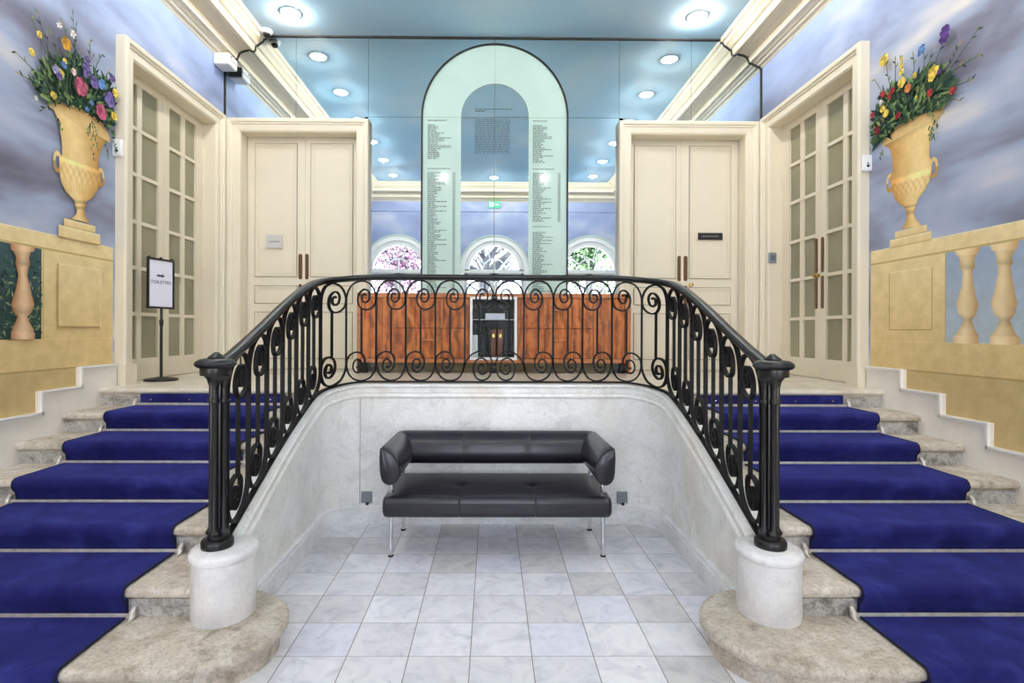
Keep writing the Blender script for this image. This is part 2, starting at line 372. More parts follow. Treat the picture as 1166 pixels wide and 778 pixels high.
# ------------------------------------------------------------ mirrors
g='tall blue tinted mirror panels on the back wall'
mp=[(-3.458,-2.55,4.262,ZC,'top row mirror panel in the left corner by the white alarm box'),
(-2.546,-1.622,4.262,ZC,'top row mirror panel above the inner half of the grey sign door'),
(-1.618,.002,4.336,ZC,'large top row mirror panel behind the left half of the arch'),
(.006,1.613,4.345,ZC,'large top row mirror panel behind the right half of the arch'),
(1.617,2.547,4.262,ZC,'top row mirror panel above the inner half of the black plaque door'),
(2.551,3.458,4.262,ZC,'top row mirror panel in the right hand corner by the wall'),
(-1.66,.002,3.122,4.333,'middle row mirror panel left of the arch centre'),
(.006,1.66,3.122,4.341,'middle row mirror panel right of the arch centre'),
(-1.66,.002,ZP,3.118,'bottom row mirror panel behind the left half of the wooden sideboard'),
(.006,1.66,ZP,3.118,'bottom row mirror panel behind the right half of the wooden sideboard')]
for x0,x1,z0,z1,lb in mp:
    b=MB(); b.box(x0,x1,MY,MY+.008,z0,z1-.001); tag(b.build('mirror_panel','mirror',smooth=False),lb,'mirror',g)
# arched glass
ar=thing('arched_glass_panel',(0,6.9,ZP),'tall arched pale aqua glass panel edged in black, printed with lists of names','glass panel')
def archring(mb,r0,r1,z,y0,y1,zb,c=.01,N=48):
    pr=lambda r:[(c-r,zb)]+[(c-r*math.cos(PI*k/N),z+r*math.sin(PI*k/N)) for k in range(N+1)]+[(c+r,zb)]
    a,d=pr(r0),pr(r1); mb.loft([[(a[i][0],y0,a[i][1]),(d[i][0],y0,d[i][1]),(d[i][0],y1,d[i][1]),(a[i][0],y1,a[i][1])] for i in range(len(a))])
SA=4.335
b=MB(); archring(b,.925,.947,SA,6.885,6.914,ZP); b.build('frame','black',ar)
b=MB(); archring(b,.436,.925,SA,6.902,6.912,ZP); b.build('frosted_border','aqua',ar)
b=MB(); b.box(.008,.011,6.9005,6.9018,4.77,5.26); b.box(-.915,.935,6.9005,6.9018,4.330,4.3335); b.build('joint','cream_dark',ar)
def textlines(mb,x0,x1,z0,z1,pitch,y,full=False,num=None,h=.0105,rnd=random):
    z=z0
    while z>z1:
        L=x1-x0 if full else (x1-x0)*rnd.choice([.3,.36,.4,.45,.5,.36,.42,.85,.6])
        x=x0
        while x<x0+L-.01:
            w=min(rnd.uniform(.02,.055),x0+L-x)
            q=x
            while q<x+w: # letter strokes
                mb.add([(q,y,z),(q+.005,y,z),(q+.005,y,z-h),(q,y,z-h)],[(0,1,2,3)]); q+=.0068
            x+=w+.01
        if num:
            q=num
            for _ in range(4): mb.add([(q,y,z),(q+.006,y,z),(q+.006,y,z-h),(q,y,z-h)],[(0,1,2,3)]); q+=.009
        z-=pitch
YT=6.8995
b=MB()
textlines(b,-.854,-.62,4.295,4.29,.02,YT,True); textlines(b,-.854,-.50,4.235,3.79,.0205,YT)
textlines(b,-.854,-.55,3.675,3.67,.02,YT,True); textlines(b,-.854,-.57,3.62,2.0,.0205,YT,num=-.53)
textlines(b,.50,.68,4.295,4.29,.02,YT,True); textlines(b,.50,.80,4.235,3.75,.0205,YT)
textlines(b,.50,.79,3.675,3.67,.02,YT,True); textlines(b,.50,.78,3.62,3.0,.0205,YT,num=.825)
textlines(b,.50,.74,2.935,2.93,.02,YT,True); textlines(b,.50,.80,2.86,2.0,.0205,YT)
b.build('printed_names','print',ar,smooth=False)
b=MB(); textlines(b,-.247,.24,4.452,4.445,.02,6.9145-.001,True); textlines(b,-.247,-.12,4.425,4.42,.02,6.9135,True); textlines(b,-.247,.205,4.31,3.88,.0212,6.9135,True,h=.0085)
b.build('printed_paragraph','print',ar,smooth=False)
# ------------------------------------------------------------ landing and stairs
def prof_step(y0,y1,z,zb,d=.05):
    return [(y0+.042,zb),(y0+.042,z-d-.012),(y0+.03,z-d-.004),(y0+.022,z-d),(y0+.006,z-d+.006),(y0,z-d*.55),(y0+.004,z-.012),(y0+.014,z-.003),(y0+.026,z),(y1,z),(y1,zb)]
b=MB()
for sx in (-1,1):
    P=prof_step(NY[7],6.93,ZP,ZP-R-.02,.045); b.loft([[(sx*1.50,y,z) for y,z in P],[(sx*3.43,y,z) for y,z in P]])
    b.box(sx*3.43,sx*WX,4.92,6.93,.9,ZP); b.box(sx*3.36,sx*3.75,5.0,6.72,.9,ZP-.001); b.box(sx*1.70,sx*3.28,6.92,7.2,.9,ZP-.001)
b.box(-1.50,1.50,4.50,6.93,.9,ZP)
tag(b.build('floor_landing','landing'),'cream marble landing between the tops of the two stairs','landing',kind='structure')
def outline(i):
    cx,cy=1.41,2.62; pts=[(3.43,2.25+i),(2.6,2.25+i),(1.9,2.25+i)]
    for k in range(15): a=PI/2*k/14; pts.append((cx-(.385-i)*math.sin(a),cy-(.37-i)*math.cos(a)))
    for k in range(1,15): a=PI/2*k/14; pts.append((cx-(.385-i)*math.cos(a),cy+(.37-i)*math.sin(a)))
    pts+=[(1.52,2.99-i),(1.52,2.80),(3.43,2.80)]; return pts
for sx,w in ((-1,'left'),(1,'right')):
    st=thing('staircase',(sx*2.45,3.4,0),'worn limestone staircase on the '+w+' side, under a blue runner','staircase')
    b=MB(); rings=[]
    for z,i in ((0,.045),(R-.065,.045),(R-.055,.03),(R-.05,.01),(R-.038,.001),(R-.022,0),(R-.008,.005),(R-.002,.014),(R,.026),(R,.30)): rings.append([(sx*x,y,z) for x,y in outline(min(i,.045) if i<.2 else .30)])
    b.loft(rings[:-1]); b.build('step','stone',st)
    for k in range(2,7):
        P=prof_step(NY[k],NY[k+1]+.06,k*R,(k-1)*R-.01); b=MB(); b.loft([[(sx*1.49,y,z) for y,z in P],[(sx*3.43,y,z) for y,z in P]]); b.build('step','stone',st)
    b=MB()
    for k in range(2,8): b.box(sx*1.50,sx*3.43,NY[k]+.032,NY[k]+.05,(k-1)*R,k*R-.066)
    b.build('riser','riser',st,smooth=False)
    # runner
    ru=thing('stair_carpet',(sx*2.45,3.4,0),'royal blue carpet runner on the '+w+' staircase','carpet'); up=[];lo=[]
    for k in range(1,7):
        y,z,zb=NY[k],k*R,(k-1)*R
        up+=[(y+.022,zb+.013),(y+.018,zb+.03),(y+.010,z-.075),(y-.012,z-.052),(y-.020,z-.028),(y-.014,z-.004),(y+.004,z+.012),(y+.03,z+.014),(NY[k+1]-.03,z+.013)]
        lo+=[(y+.035,zb+.002),(y+.035,zb+.03),(y+.035,z-.07),(y+.01,z-.05),(y+.002,z-.028),(y+.006,z-.012),(y+.02,z-.002),(y+.03,z+.001),(NY[k+1]-.03,z+.001)]
    up[0]=(up[0][0],.004)
    x0,x1=1.825,3.075
    b=MB(); b.loft([[(sx*x0,y,z) for y,z in up],[(sx*x1,y,z) for y,z in up]],closed=False,cap=False)
    for x in (x0,x1): b.loft([[(sx*x,y,z) for y,z in up],[(sx*x,y,z) for y,z in lo]],closed=False,cap=False)
    b.box(sx*x0,sx*x1,NY[7]+.012,NY[7]+.03,6*R+.002,ZP-.05); b.build('runner','carpet',ru,ang=60)
    for x in (x0-.003,x1+.003): b=MB(); b.tube([(sx*x,y-.001,z-.002) for y,z in up],.005,5); b.build('edge_binding','carpet_edge',ru)
    for x in (1.95,2.3,2.65,2.98): b=MB(); b.lathe([(.001,-.004),(.008,-.003),(.008,0)],(sx*x,NY[7]+.010,6*R+.055),10,'y'); b.build('carpet_stud','chrome',ru)
    word=['at the foot of','second from the bottom on','third from the bottom on','fourth from the bottom on','third from the top on','second from the top on','topmost on']
    for k in range(0,7):
        yy=NY[k+1]+.008; zz=k*R+.016 if k else .016
        rd=thing('stair_rod',(sx*2.45,yy,zz),'flat metal stair rod '+word[k]+' the '+w+' blue carpet','stair rod','metal stair rods holding the blue carpets')
        b=MB(); b.box(sx*1.79,sx*3.11,yy-.008,yy+.002,zz-.013,zz+.013); b.build('rod','rod',rd,bevel=.003)
        for x in (1.785,3.115):
            b=MB(); b.tube([(sx*x,yy+.024,zz+.030),(sx*x,yy+.006,zz+.034),(sx*x,yy-.01,zz+.016),(sx*x,yy-.014,zz-.004),(sx*x,yy-.028,zz-.011),(sx*x,yy-.045,zz-.013)],[.008,.012,.017,.015,.010,.006],8); b.build('bracket','rod',rd)
# stepped skirting
for sx,w in ((-1,'left'),(1,'right')):
    y=4.47; z=1.272
    P=[(4.905,z)]
    for k in range(8):
        P.append((y,z)); z-=R+.005; P.append((y,z)); y-=.393
        if z<.16: break
    P.append((BY,z)); b=MB(); X0,X1=sx*WX,sx*3.43
    for i in range(0,len(P)-1):
        (ya,za),(yb,zb)=P[i],P[i+1]
        if za==zb: b.box(X0,X1,ya,yb,0,za)
    def edge(mb,o,t,h):
        for i in range(len(P)-1):
            (ya,za),(yb,zb)=P[i],P[i+1]
            if za==zb: mb.box(sx*3.431,sx*(3.43-h),ya if i==0 else ya+o+t,yb+o,za-o,za-o-t)
            else: mb.box(sx*3.431,sx*(3.43-h),ya+o,ya+o+t,za-o-t,zb-o-t)
    sk=tag(b.build('baseboard_'+w,'skirt',smooth=False),'white stepped skirting board climbing beside the '+w+' stairs','skirting',kind='structure')
    b=MB(); edge(b,-.004,.016,.020); edge(b,.018,.010,.009); b.build('moulding','bead',sk,smooth=False)
# ------------------------------------------------------------ curb wall of the niche
SL=1.085;AL=.471
ZT=[(0,2.05),(.95,2.05),(1.15,2.040),(1.35,2.012),(1.616,1.958),(1.866,1.886),(2.216,1.752),(2.586,1.592),(2.866,1.480),(3.02,1.425)]
ZB=[(0,1.152),(.95,1.152),(1.1,1.150),(1.3,1.125),(1.536,1.075),(1.816,.988),(2.216,.835),(2.616,.655),(2.886,.53),(3.05,.455)]
zt=lambda s:interp(ZT,s); zb_=lambda s:interp(ZB,s)
def path(s,sx,off=0.):      # off: towards the niche
    r=.30
    if s<SL: return Vector((sx*s,4.46-off,0)),Vector((0,-1,0))
    a=(s-SL)/r
    if s<SL+AL:
        n=Vector((-sx*math.sin(a),-math.cos(a),0)); return Vector((sx*SL,4.16,0))-n*r+n*off,n
    return Vector((sx*(1.385-off),4.16-(s-SL-AL),0)),Vector((-sx,0,0))
CUT=[(0,1.10)]
def curb():
    objs=[]
    ss=[0,.3,.6,.9]+[SL+AL*k/12 for k in range(-1,13)]+[1.6+.1*k for k in range(14)]
    full=[(s,-1) for s in reversed(ss)]+[(s,1) for s in ss[1:]]
    b=MB(); rings=[]
    for s,sx in full:
        z=zb_(s)-.006
        pr=[(.04,0),(.04,z-.118),(.052,z-.114),(.058,z-.102),(.052,z-.090),(.044,z-.084),(.044,z-.078),(.049,z-.072),(.049,z-.035),(.060,z-.028),(.064,z-.014),(.056,z-.003),(.03,z),(-.085,z),(-.11,z-.02),(-.11,0)]
        rings.append([path(s,sx,o)[0]+Vector((0,0,q)) for o,q in pr])
    b.loft(rings)
    ob=tag(b.build('wall_niche','marble_side',ang=30),'curved white marble parapet wall of the niche under the railing','wall',kind='structure')
    b=MB(); rings=[]
    for s,sx in full:
        if s>2.85: continue
        pr=[(.03,0),(.066,0),(.066,.118),(.057,.122),(.057,.128),(.063,.132),(.063,.148),(.052,.158),(.03,.160)]
        rings.append([path(s,sx,o)[0]+Vector((0,0,q)) for o,q in pr])
    b.loft(rings); tag(b.build('baseboard_niche','marble',ang=30),'marble skirting along the foot of the niche wall','skirting',kind='structure')
    b=MB()
    for x in (-1.1,1.12): b.box(x-.0025,x+.0025,4.4185,4.421,.16,1.045)
    tag(b.build('trim_niche','cream_dark',smooth=False),'thin vertical joints between the marble slabs of the niche','trim',kind='structure')
curb()
# pedestals
for sx,w in ((-1,'left'),(1,'right')):
    b=MB(); cx=sx*(1.368 if sx<0 else 1.395)
    b.lathe([(.147,R),(.150,R+.01),(.148,.44),(.150,.448),(.157,.452),(.160,.468),(.155,.485),(.140,.494),(.125,.495),(.118,.499),(0.02,.500)],(cx,2.722,0),48,sy=1.05)
    tag(b.build('newel_pedestal','pedestal',ang=50),'round white marble pedestal on the bottom step of the '+w+' stairs','pedestal','round marble pedestals under the newel posts')
# ------------------------------------------------------------ railing
rl=thing('stair_railing',(0,4.46,1.15),'black wrought iron scroll railing with handrail, curving down both stairs','railing')
HS=[0,.4,.8]+[.95+.05*k for k in range(15)]+[1.7+.1*k for k in range(14)]
def sweep(mb,prof,zf,smax=3.02,loopcap=True):
    ss=[s for s in HS if s<smax]+[smax]; full=[(s,-1) for s in reversed(ss)]+[(s,1) for s in ss[1:]]
    rings=[]
    for s,sx in full: rings.append([path(s,sx,o)[0]+Vector((0,0,zf(s)+q)) for o,q in prof])
    mb.loft(rings)
b=MB(); sweep(b,[(.034,-.018),(.030,-.008),(.020,-.001),(0,.001),(-.020,-.001),(-.030,-.008),(-.034,-.018),(-.030,-.03),(-.022,-.036),(-.020,-.048),(.020,-.048),(.022,-.036),(.030,-.03)],zt,3.0); b.build('handrail','iron',rl,ang=50)
b=MB(); sweep(b,[(.016,0),(.016,.014),(-.016,.014),(-.016,0)],zb_,2.99); b.build('bottom_rail','scroll',rl)
PXM=.245/215.
topc=[(40,330),(40,240),(40,150),(43,105),(58,60),(88,20),(145,2),(198,18),(232,55),(250,105),(252,145),(242,180),(215,205),(180,213),(146,200),(125,168),(121,125),(134,88),(160,66),(186,68),(203,90),(206,120),(196,148),(176,160),(157,150),(149,128),(156,104),(172,98),(180,110)]
def unit(x): return (255-x)/215.*.245       # distance from the inner boundary
W=.245
def ribbon(mb,pts,sx,t=.0135,w=.026):
    rings=[]; n=len(pts)
    for i,(s,z) in enumerate(pts):
        a,c=pts[max(i-1,0)],pts[min(i+1,n-1)]; ds,dz=c[0]-a[0],c[1]-a[1]; L=math.hypot(ds,dz) or 1
        nx,nz=-dz/L*t/2,ds/L*t/2; ring=[]
        for q,o in ((1,w/2),(1,-w/2),(-1,-w/2),(-1,w/2)):
            ring.append(path(max(s+q*nx,0.0005),sx,o)[0]+Vector((0,0,z+q*nz)))
        rings.append(ring)
    mb.loft(rings)
def TOPZ(s,d): return zt(s)-.048-d
def BOTZ(s,d): return zb_(s)+.014+d
SM=catmull(topc,4)
for sx in (-1,1):
    for j in range(1,13):
        tp=[( (j-1)*W+unit(x), y*PXM) for x,y in SM]; up=[(s,TOPZ(s,d)) for s,d in tp]
        if j<12:
            bt=[( (j+1)*W-unit(x), y*PXM) for x,y in SM]; dn=[(s,BOTZ(s,d)) for s,d in bt]
        else: dn=[(up[0][0],BOTZ(up[0][0],.003)),(up[0][0],BOTZ(up[0][0],.15))][::-1]
        if j<12: pts=list(reversed(up))+dn
        else: pts=list(reversed(up))+dn
        b=MB(); ribbon(b,pts,sx); b.build('scroll','scroll',rl)
    for j in range(0,12):
        s=j*W+W*.5; b=MB(); bottom=BOTZ(s,207*PXM) if j else BOTZ(s,228*PXM); ribbon(b,[(s,TOPZ(s,207*PXM)),(s,(TOPZ(s,0)+BOTZ(s,0))/2),(s,bottom)],sx,.0135,.022); b.build('baluster','scroll',rl)
    ce=[(190,655),(205,600),(250,535),(320,503),(380,525),(412,580),(412,640),(385,695),(340,716),(295,700),(272,650),(275,600),(300,565),(335,555),(370,575),(380,615),(370,655),(340,672),(312,655),(308,620),(330,600),(350,618)]
    pts=[((427-x)/222*W, BOTZ(0,(722-y)*PXM)) for x,y in catmull(ce,4)]; b=MB(); ribbon(b,pts,sx); b.build('scroll','scroll',rl)
b=MB(); b.lathe([(.004,-.026),(.022,-.022),(.026,0),(.022,.022),(.004,.026)],(0,4.46,1.86),12,'x'); b.build('collar','iron',rl); b=MB(); b.lathe([(.004,-.02),(.018,-.016),(.02,0),(.018,.016),(.004,.02)],(0,4.46,1.28),12,'x'); b.build('collar','iron',rl)
for sx in (-1,1):
    cx=sx*1.392; cy=2.70
    nw=MB()
    nw.lathe([(.074,.497),(.076,.505),(.076,.53),(.070,.538),(.045,.542),(.045,.56),(.030,.566)],(cx,cy,0),28)
    nw.box(cx-.024,cx+.024,cy-.024,cy+.024,.56,1.33)
    for dx,dy in ((0,-.032),(.0,.032),(-.032,0),(.032,0)):
        nw.lathe([(.024,.56),(.026,.575),(.018,.585),(.0125,.60),(.0125,1.215),(.018,1.222),(.018,1.236),(.0125,1.243),(.0125,1.30),(.020,1.325),(.024,1.34)],(cx+dx,cy+dy,0),14)
    nw.lathe([(.035,1.32),(.050,1.335),(.062,1.35),(.064,1.358)],(cx,cy,0),28)
    nw.lathe([(.070,1.356),(.072,1.36),(.072,1.392),(.088,1.398),(.098,1.410),(.094,1.424),(.075,1.436),(.04,1.442)],(cx+sx*.012,cy,0),32)
    nw.lathe([(.040,1.438),(.042,1.446),(.026,1.458),(.012,1.470),(.002,1.473)],(cx+sx*.008,cy,0),20)
    nw.build('newel_post','iron',rl,ang=45)
MURAL_SRC="""MURAL = {'urnL':[((4.162,3.334),(4.824,3.287)),((4.213,3.302),(4.766,3.228)),((4.254,3.251),(4.728,3.167)),((4.282,3.16),(4.703,3.103)),((4.299,3.064),(4.693,3.044)),((4.301,2.98),(4.688,2.986)),((4.274,2.933),(4.724,2.95)),((4.275,2.835),(4.722,2.878)),((4.292,2.755),(4.684,2.79)),((4.341,2.691),(4.625,2.713)),((4.432,2.636),(4.552,2.656)),((4.432,2.6),(4.548,2.624)),((4.455,2.57),(4.534,2.585)),((4.446,2.533),(4.544,2.545)),((4.397,2.484),(4.594,2.489))],'rimL':[(4.166,3.329),(4.212,3.368),(4.306,3.383),(4.437,3.403),(4.577,3.407),(4.727,3.383),(4.811,3.316),(4.832,3.28)],'baseL':[[(4.321,2.471),(4.661,2.478),(4.661,2.441),(4.321,2.416)],[(4.268,2.406),(4.714,2.419),(4.719,2.315),(4.269,2.333)]],'hanL':[(4.256,2.905),(4.724,2.913)],'flL':[('w',4.219,3.961,4.249),('w',4.355,3.97,4.391),('y',4.036,3.786,4.064),('y',3.968,3.618,3.998),('y',4.273,3.708,4.296),('y',4.235,3.59,4.269),('y',4.166,3.388,4.199),('y',4.843,3.704,4.883),('y',4.828,3.493,4.868),('o',4.283,3.851,4.337),('k',4.439,3.58,4.514),('k',4.668,3.466,4.735),('p',4.501,3.829,4.535),('p',4.492,3.759,4.537),('p',4.484,3.703,4.518),('p',4.58,3.682,4.634),('p',4.765,3.614,4.835),('p',4.793,3.816,4.832),('b',4.67,3.703,4.719),('b',4.25,3.665,4.281),('l',4.176,3.592,4.214),('k2',4.352,3.659,4.381),('b',4.546,3.493,4.57),('b',4.494,3.418,4.515),('w',3.994,3.293,4.013),('p',4.205,3.557,4.236)],'massL':[(4.148,3.323),(4.034,3.381),(4.02,3.469),(4.075,3.59),(4.175,3.714),(4.265,3.723),(4.375,3.83),(4.492,3.825),(4.67,3.805),(4.842,3.804),(4.893,3.712),(4.894,3.441),(4.747,3.37),(4.599,3.421),(4.329,3.401)],'stemL':[[(4.329,3.464),(4.038,3.944)],[(4.251,3.479),(3.984,3.86)],[(4.377,3.536),(4.366,4.151)],[(4.176,3.445),(3.85,3.556)],[(4.176,3.445),(3.863,3.416)],[(4.459,3.573),(4.552,4.015)],[(4.493,3.589),(4.588,3.914)],[(4.598,3.636),(4.688,3.965)],[(4.598,3.582),(4.783,3.888)],[(4.409,3.551),(4.441,3.864)],[(4.162,3.39),(4.056,3.225)],[(4.297,3.5),(4.264,4.009)],[(4.329,3.514),(4.399,4.074)],[(4.221,3.466),(4.116,3.84)],[(4.221,3.466),(4.145,3.868)],[(4.147,3.384),(3.914,3.407)],[(4.598,3.582),(4.903,3.803)]],'drapeL':[[(4.566,3.339),(4.579,3.035)],[(4.542,3.312),(4.535,3.219)],[(4.728,3.233),(4.775,3.089)],[(4.203,3.231),(4.244,3.146)],[(4.59,3.33),(4.632,3.126)],[(4.832,3.27),(4.846,3.179)]],'railL':[(3.781,2.313),(4.266,2.328),(4.9,2.343)],'rail2L':[(3.782,2.202),(4.9,2.212)],'openL':[(3.782,2.192),(4.124,2.197),(4.127,1.507),(3.784,1.56)],'panelL':[(4.267,2.11),(4.726,2.115),(4.729,1.604),(4.27,1.607)],'ledgeL':[(3.784,1.512),(4.904,1.49)],'lineL':[(3.785,1.272),(4.523,1.255)],'balL':[[((3.843,2.196),(4.05,2.197)),((3.85,2.149),(4.045,2.167)),((3.874,2.138),(4.015,2.154)),((3.893,2.098),(4.0,2.109)),((3.883,2.055),(4.01,2.066)),((3.898,2.025),(3.995,2.036)),((3.91,1.973),(3.985,1.977)),((3.887,1.865),(4.016,1.875)),((3.852,1.758),(4.047,1.768)),((3.871,1.707),(4.022,1.705)),((3.904,1.676),(3.987,1.674)),((3.888,1.633),(4.01,1.631)),((3.864,1.591),(4.043,1.581)),((3.86,1.57),(4.043,1.559)),((3.853,1.566),(4.053,1.555)),((3.853,1.511),(4.053,1.504))]],'urnR':[((4.759,3.273),(4.102,3.306)),((4.674,3.198),(4.176,3.232)),((4.644,3.129),(4.222,3.158)),((4.635,3.059),(4.24,3.073)),((4.63,2.983),(4.244,2.995)),((4.661,2.941),(4.215,2.928)),((4.656,2.881),(4.226,2.855)),((4.638,2.809),(4.245,2.784)),((4.604,2.734),(4.286,2.733)),((4.539,2.669),(4.354,2.673)),((4.496,2.643),(4.373,2.635)),((4.485,2.616),(4.383,2.609)),((4.473,2.557),(4.393,2.553)),((4.485,2.511),(4.363,2.502)),((4.527,2.462),(4.313,2.448))],'rimR':[(4.759,3.27),(4.708,3.303),(4.574,3.345),(4.448,3.353),(4.327,3.361),(4.214,3.345),(4.114,3.323),(4.102,3.303)],'baseR':[[(4.603,2.452),(4.266,2.451),(4.262,2.394),(4.602,2.386)],[(4.663,2.393),(4.224,2.388),(4.218,2.32),(4.662,2.317)]],'hanR':[(4.665,2.892),(4.202,2.886)],'flR':[('y',4.69,3.983,4.635),('y',4.488,3.889,4.469),('y',4.488,3.835,4.463),('y',4.488,3.782,4.458),('y',4.483,3.689,4.437),('o2',4.412,3.61,4.374),('y',4.155,3.621,4.102),('y',4.172,3.587,4.135),('p',4.049,3.879,4.002),('p',4.057,3.835,4.009),('b',4.269,3.857,4.23),('b',4.287,3.83,4.262),('r',4.58,3.667,4.551),('r',4.693,3.684,4.663),('r',4.615,3.629,4.59),('r',4.18,3.467,4.149),('r',3.973,3.391,3.944),('d',4.512,3.422,4.48),('d',4.753,3.39,4.713),('r',4.816,3.549,4.789),('y',4.688,3.553,4.654),('y',4.645,3.496,4.608),('w',4.71,3.618,4.68),('y',4.332,3.677,4.306),('y',4.312,3.492,4.298),('p',4.089,3.589,4.066)],'massR':[(4.86,3.271),(4.866,3.536),(4.81,3.661),(4.711,3.73),(4.605,3.729),(4.425,3.677),(4.295,3.718),(4.139,3.697),(4.056,3.573),(3.992,3.461),(4.055,3.339),(4.104,3.304),(4.276,3.375),(4.462,3.361),(4.624,3.362),(4.73,3.306),(4.808,3.236)],'stemR':[[(4.171,3.459),(3.786,3.744)],[(4.206,3.474),(3.932,3.726)],[(4.138,3.543),(3.771,3.557)],[(4.138,3.472),(3.834,3.407)],[(4.189,3.467),(4.081,3.807)],[(4.583,3.517),(4.811,3.865)],[(4.542,3.531),(4.669,3.933)],[(4.349,3.494),(4.269,3.864)],[(4.444,3.535),(4.488,3.904)],[(4.583,3.595),(4.565,3.935)],[(4.386,3.51),(4.369,3.873)],[(4.276,3.506),(4.182,3.832)],[(4.121,3.395),(3.976,3.359)],[(4.121,3.367),(3.93,3.299)],[(4.172,3.544),(3.916,3.565)],[(4.709,3.474),(4.843,3.462)]],'drapeR':[[(4.195,3.315),(4.114,3.178)],[(4.176,3.217),(4.194,3.102)],[(4.779,3.397),(4.85,3.258)],[(4.708,3.184),(4.719,3.128)],[(4.185,3.19),(4.149,3.094)]],'railR':[(4.867,2.328),(3.482,2.298)],'rail2R':[(4.867,2.213),(3.482,2.186)],'openR':[(4.09,2.194),(3.482,2.179),(3.479,1.506),(4.087,1.513)],'panelR':[(4.667,2.103),(4.214,2.093),(4.211,1.613),(4.665,1.604)],'ledgeR':[(4.863,1.503),(3.479,1.506)],'lineR':[(4.474,1.271),(3.478,1.276)],'balR':[[((4.004,2.199),(3.798,2.2)),((3.992,2.169),(3.812,2.153)),((3.974,2.155),(3.828,2.141)),((3.956,2.109),(3.844,2.101)),((3.966,2.066),(3.835,2.057)),((3.936,2.035),(3.858,2.028)),((3.945,1.923),(3.844,1.914)),((3.99,1.805),(3.81,1.785)),((3.974,1.728),(3.824,1.712)),((3.929,1.679),(3.862,1.677)),((3.959,1.618),(3.838,1.613)),((3.997,1.57),(3.803,1.563)),((4.017,1.556),(3.807,1.554)),((4.017,1.503),(3.807,1.504))],[((3.719,2.195),(3.513,2.197)),((3.704,2.158),(3.527,2.141)),((3.689,2.15),(3.541,2.134)),((3.669,2.106),(3.565,2.096)),((3.677,2.063),(3.552,2.051)),((3.656,2.04),(3.572,2.03)),((3.673,1.92),(3.552,1.91)),((3.709,1.791),(3.523,1.781)),((3.691,1.718),(3.539,1.709)),((3.646,1.669),(3.575,1.667)),((3.669,1.616),(3.551,1.612)),((3.708,1.566),(3.522,1.563)),((3.717,1.555),(3.503,1.554)),((3.717,1.502),(3.502,1.503))]]}
"""
# ============================================================ doors
CAS=[(0,-.13),(0,.045),(.008,.055),(.014,.055),(.018,.062),(.088,.066),(.092,.078),(.112,.082),(.118,.096),(.150,.100),(.160,.094),(.165,.08),(.165,0)]
def casing(mb,f,u0,u1,zb,z1,prof):
    rings=[[],[],[],[]]
    rings[0]=[f(u0-a,zb,h) for a,h in prof]; rings[1]=[f(u0-a,z1+a,h) for a,h in prof]; rings[2]=[f(u1+a,z1+a,h) for a,h in prof]; rings[3]=[f(u1+a,zb,h) for a,h in prof]
    mb.loft(rings,closed=True)
def fbox(mb,f,u0,u1,z0,z1,h0,h1):
    v=[f(u,z,h) for h in (h0,h1) for z in (z0,z1) for u in (u0,u1)]
    mb.add(v,[(0,2,3,1),(4,5,7,6),(0,1,5,4),(2,6,7,3),(0,4,6,2),(1,3,7,5)])
def ring(mb,f,u0,u1,z0,z1,w,h0,h1):
    fbox(mb,f,u0,u1,z0,z0+w,h0,h1); fbox(mb,f,u0,u1,z1-w,z1,h0,h1); fbox(mb,f,u0,u0+w,z0+w,z1-w,h0,h1); fbox(mb,f,u1-w,u1,z0+w,z1-w,h0,h1)
def plate(mb,f,u,z0,z1,h,r=.016,t=.006):
    pts=[(u-r*math.cos(a),z0+r-r*math.sin(a)) for a in [PI*k/8 for k in range(9)]]+[(u+r*math.cos(a),z1-r+r*math.sin(a)) for a in [PI*k/8 for k in range(9)]]
    mb.loft([[f(p,q,h) for p,q in pts],[f(p,q,h+t) for p,q in pts]])
def knob(mb,f,u,z,h,r=.02):
    rings=[]
    for rr,hh in ((.024,0),(.024,.006),(.008,.009),(.008,.03),(r,.036),(r*1.2,.048),(r,.060),(r*.4,.066)):
        rings.append([f(u+rr*math.cos(2*PI*k/14),z+rr*math.sin(2*PI*k/14),h+hh) for k in range(14)])
    mb.loft(rings)
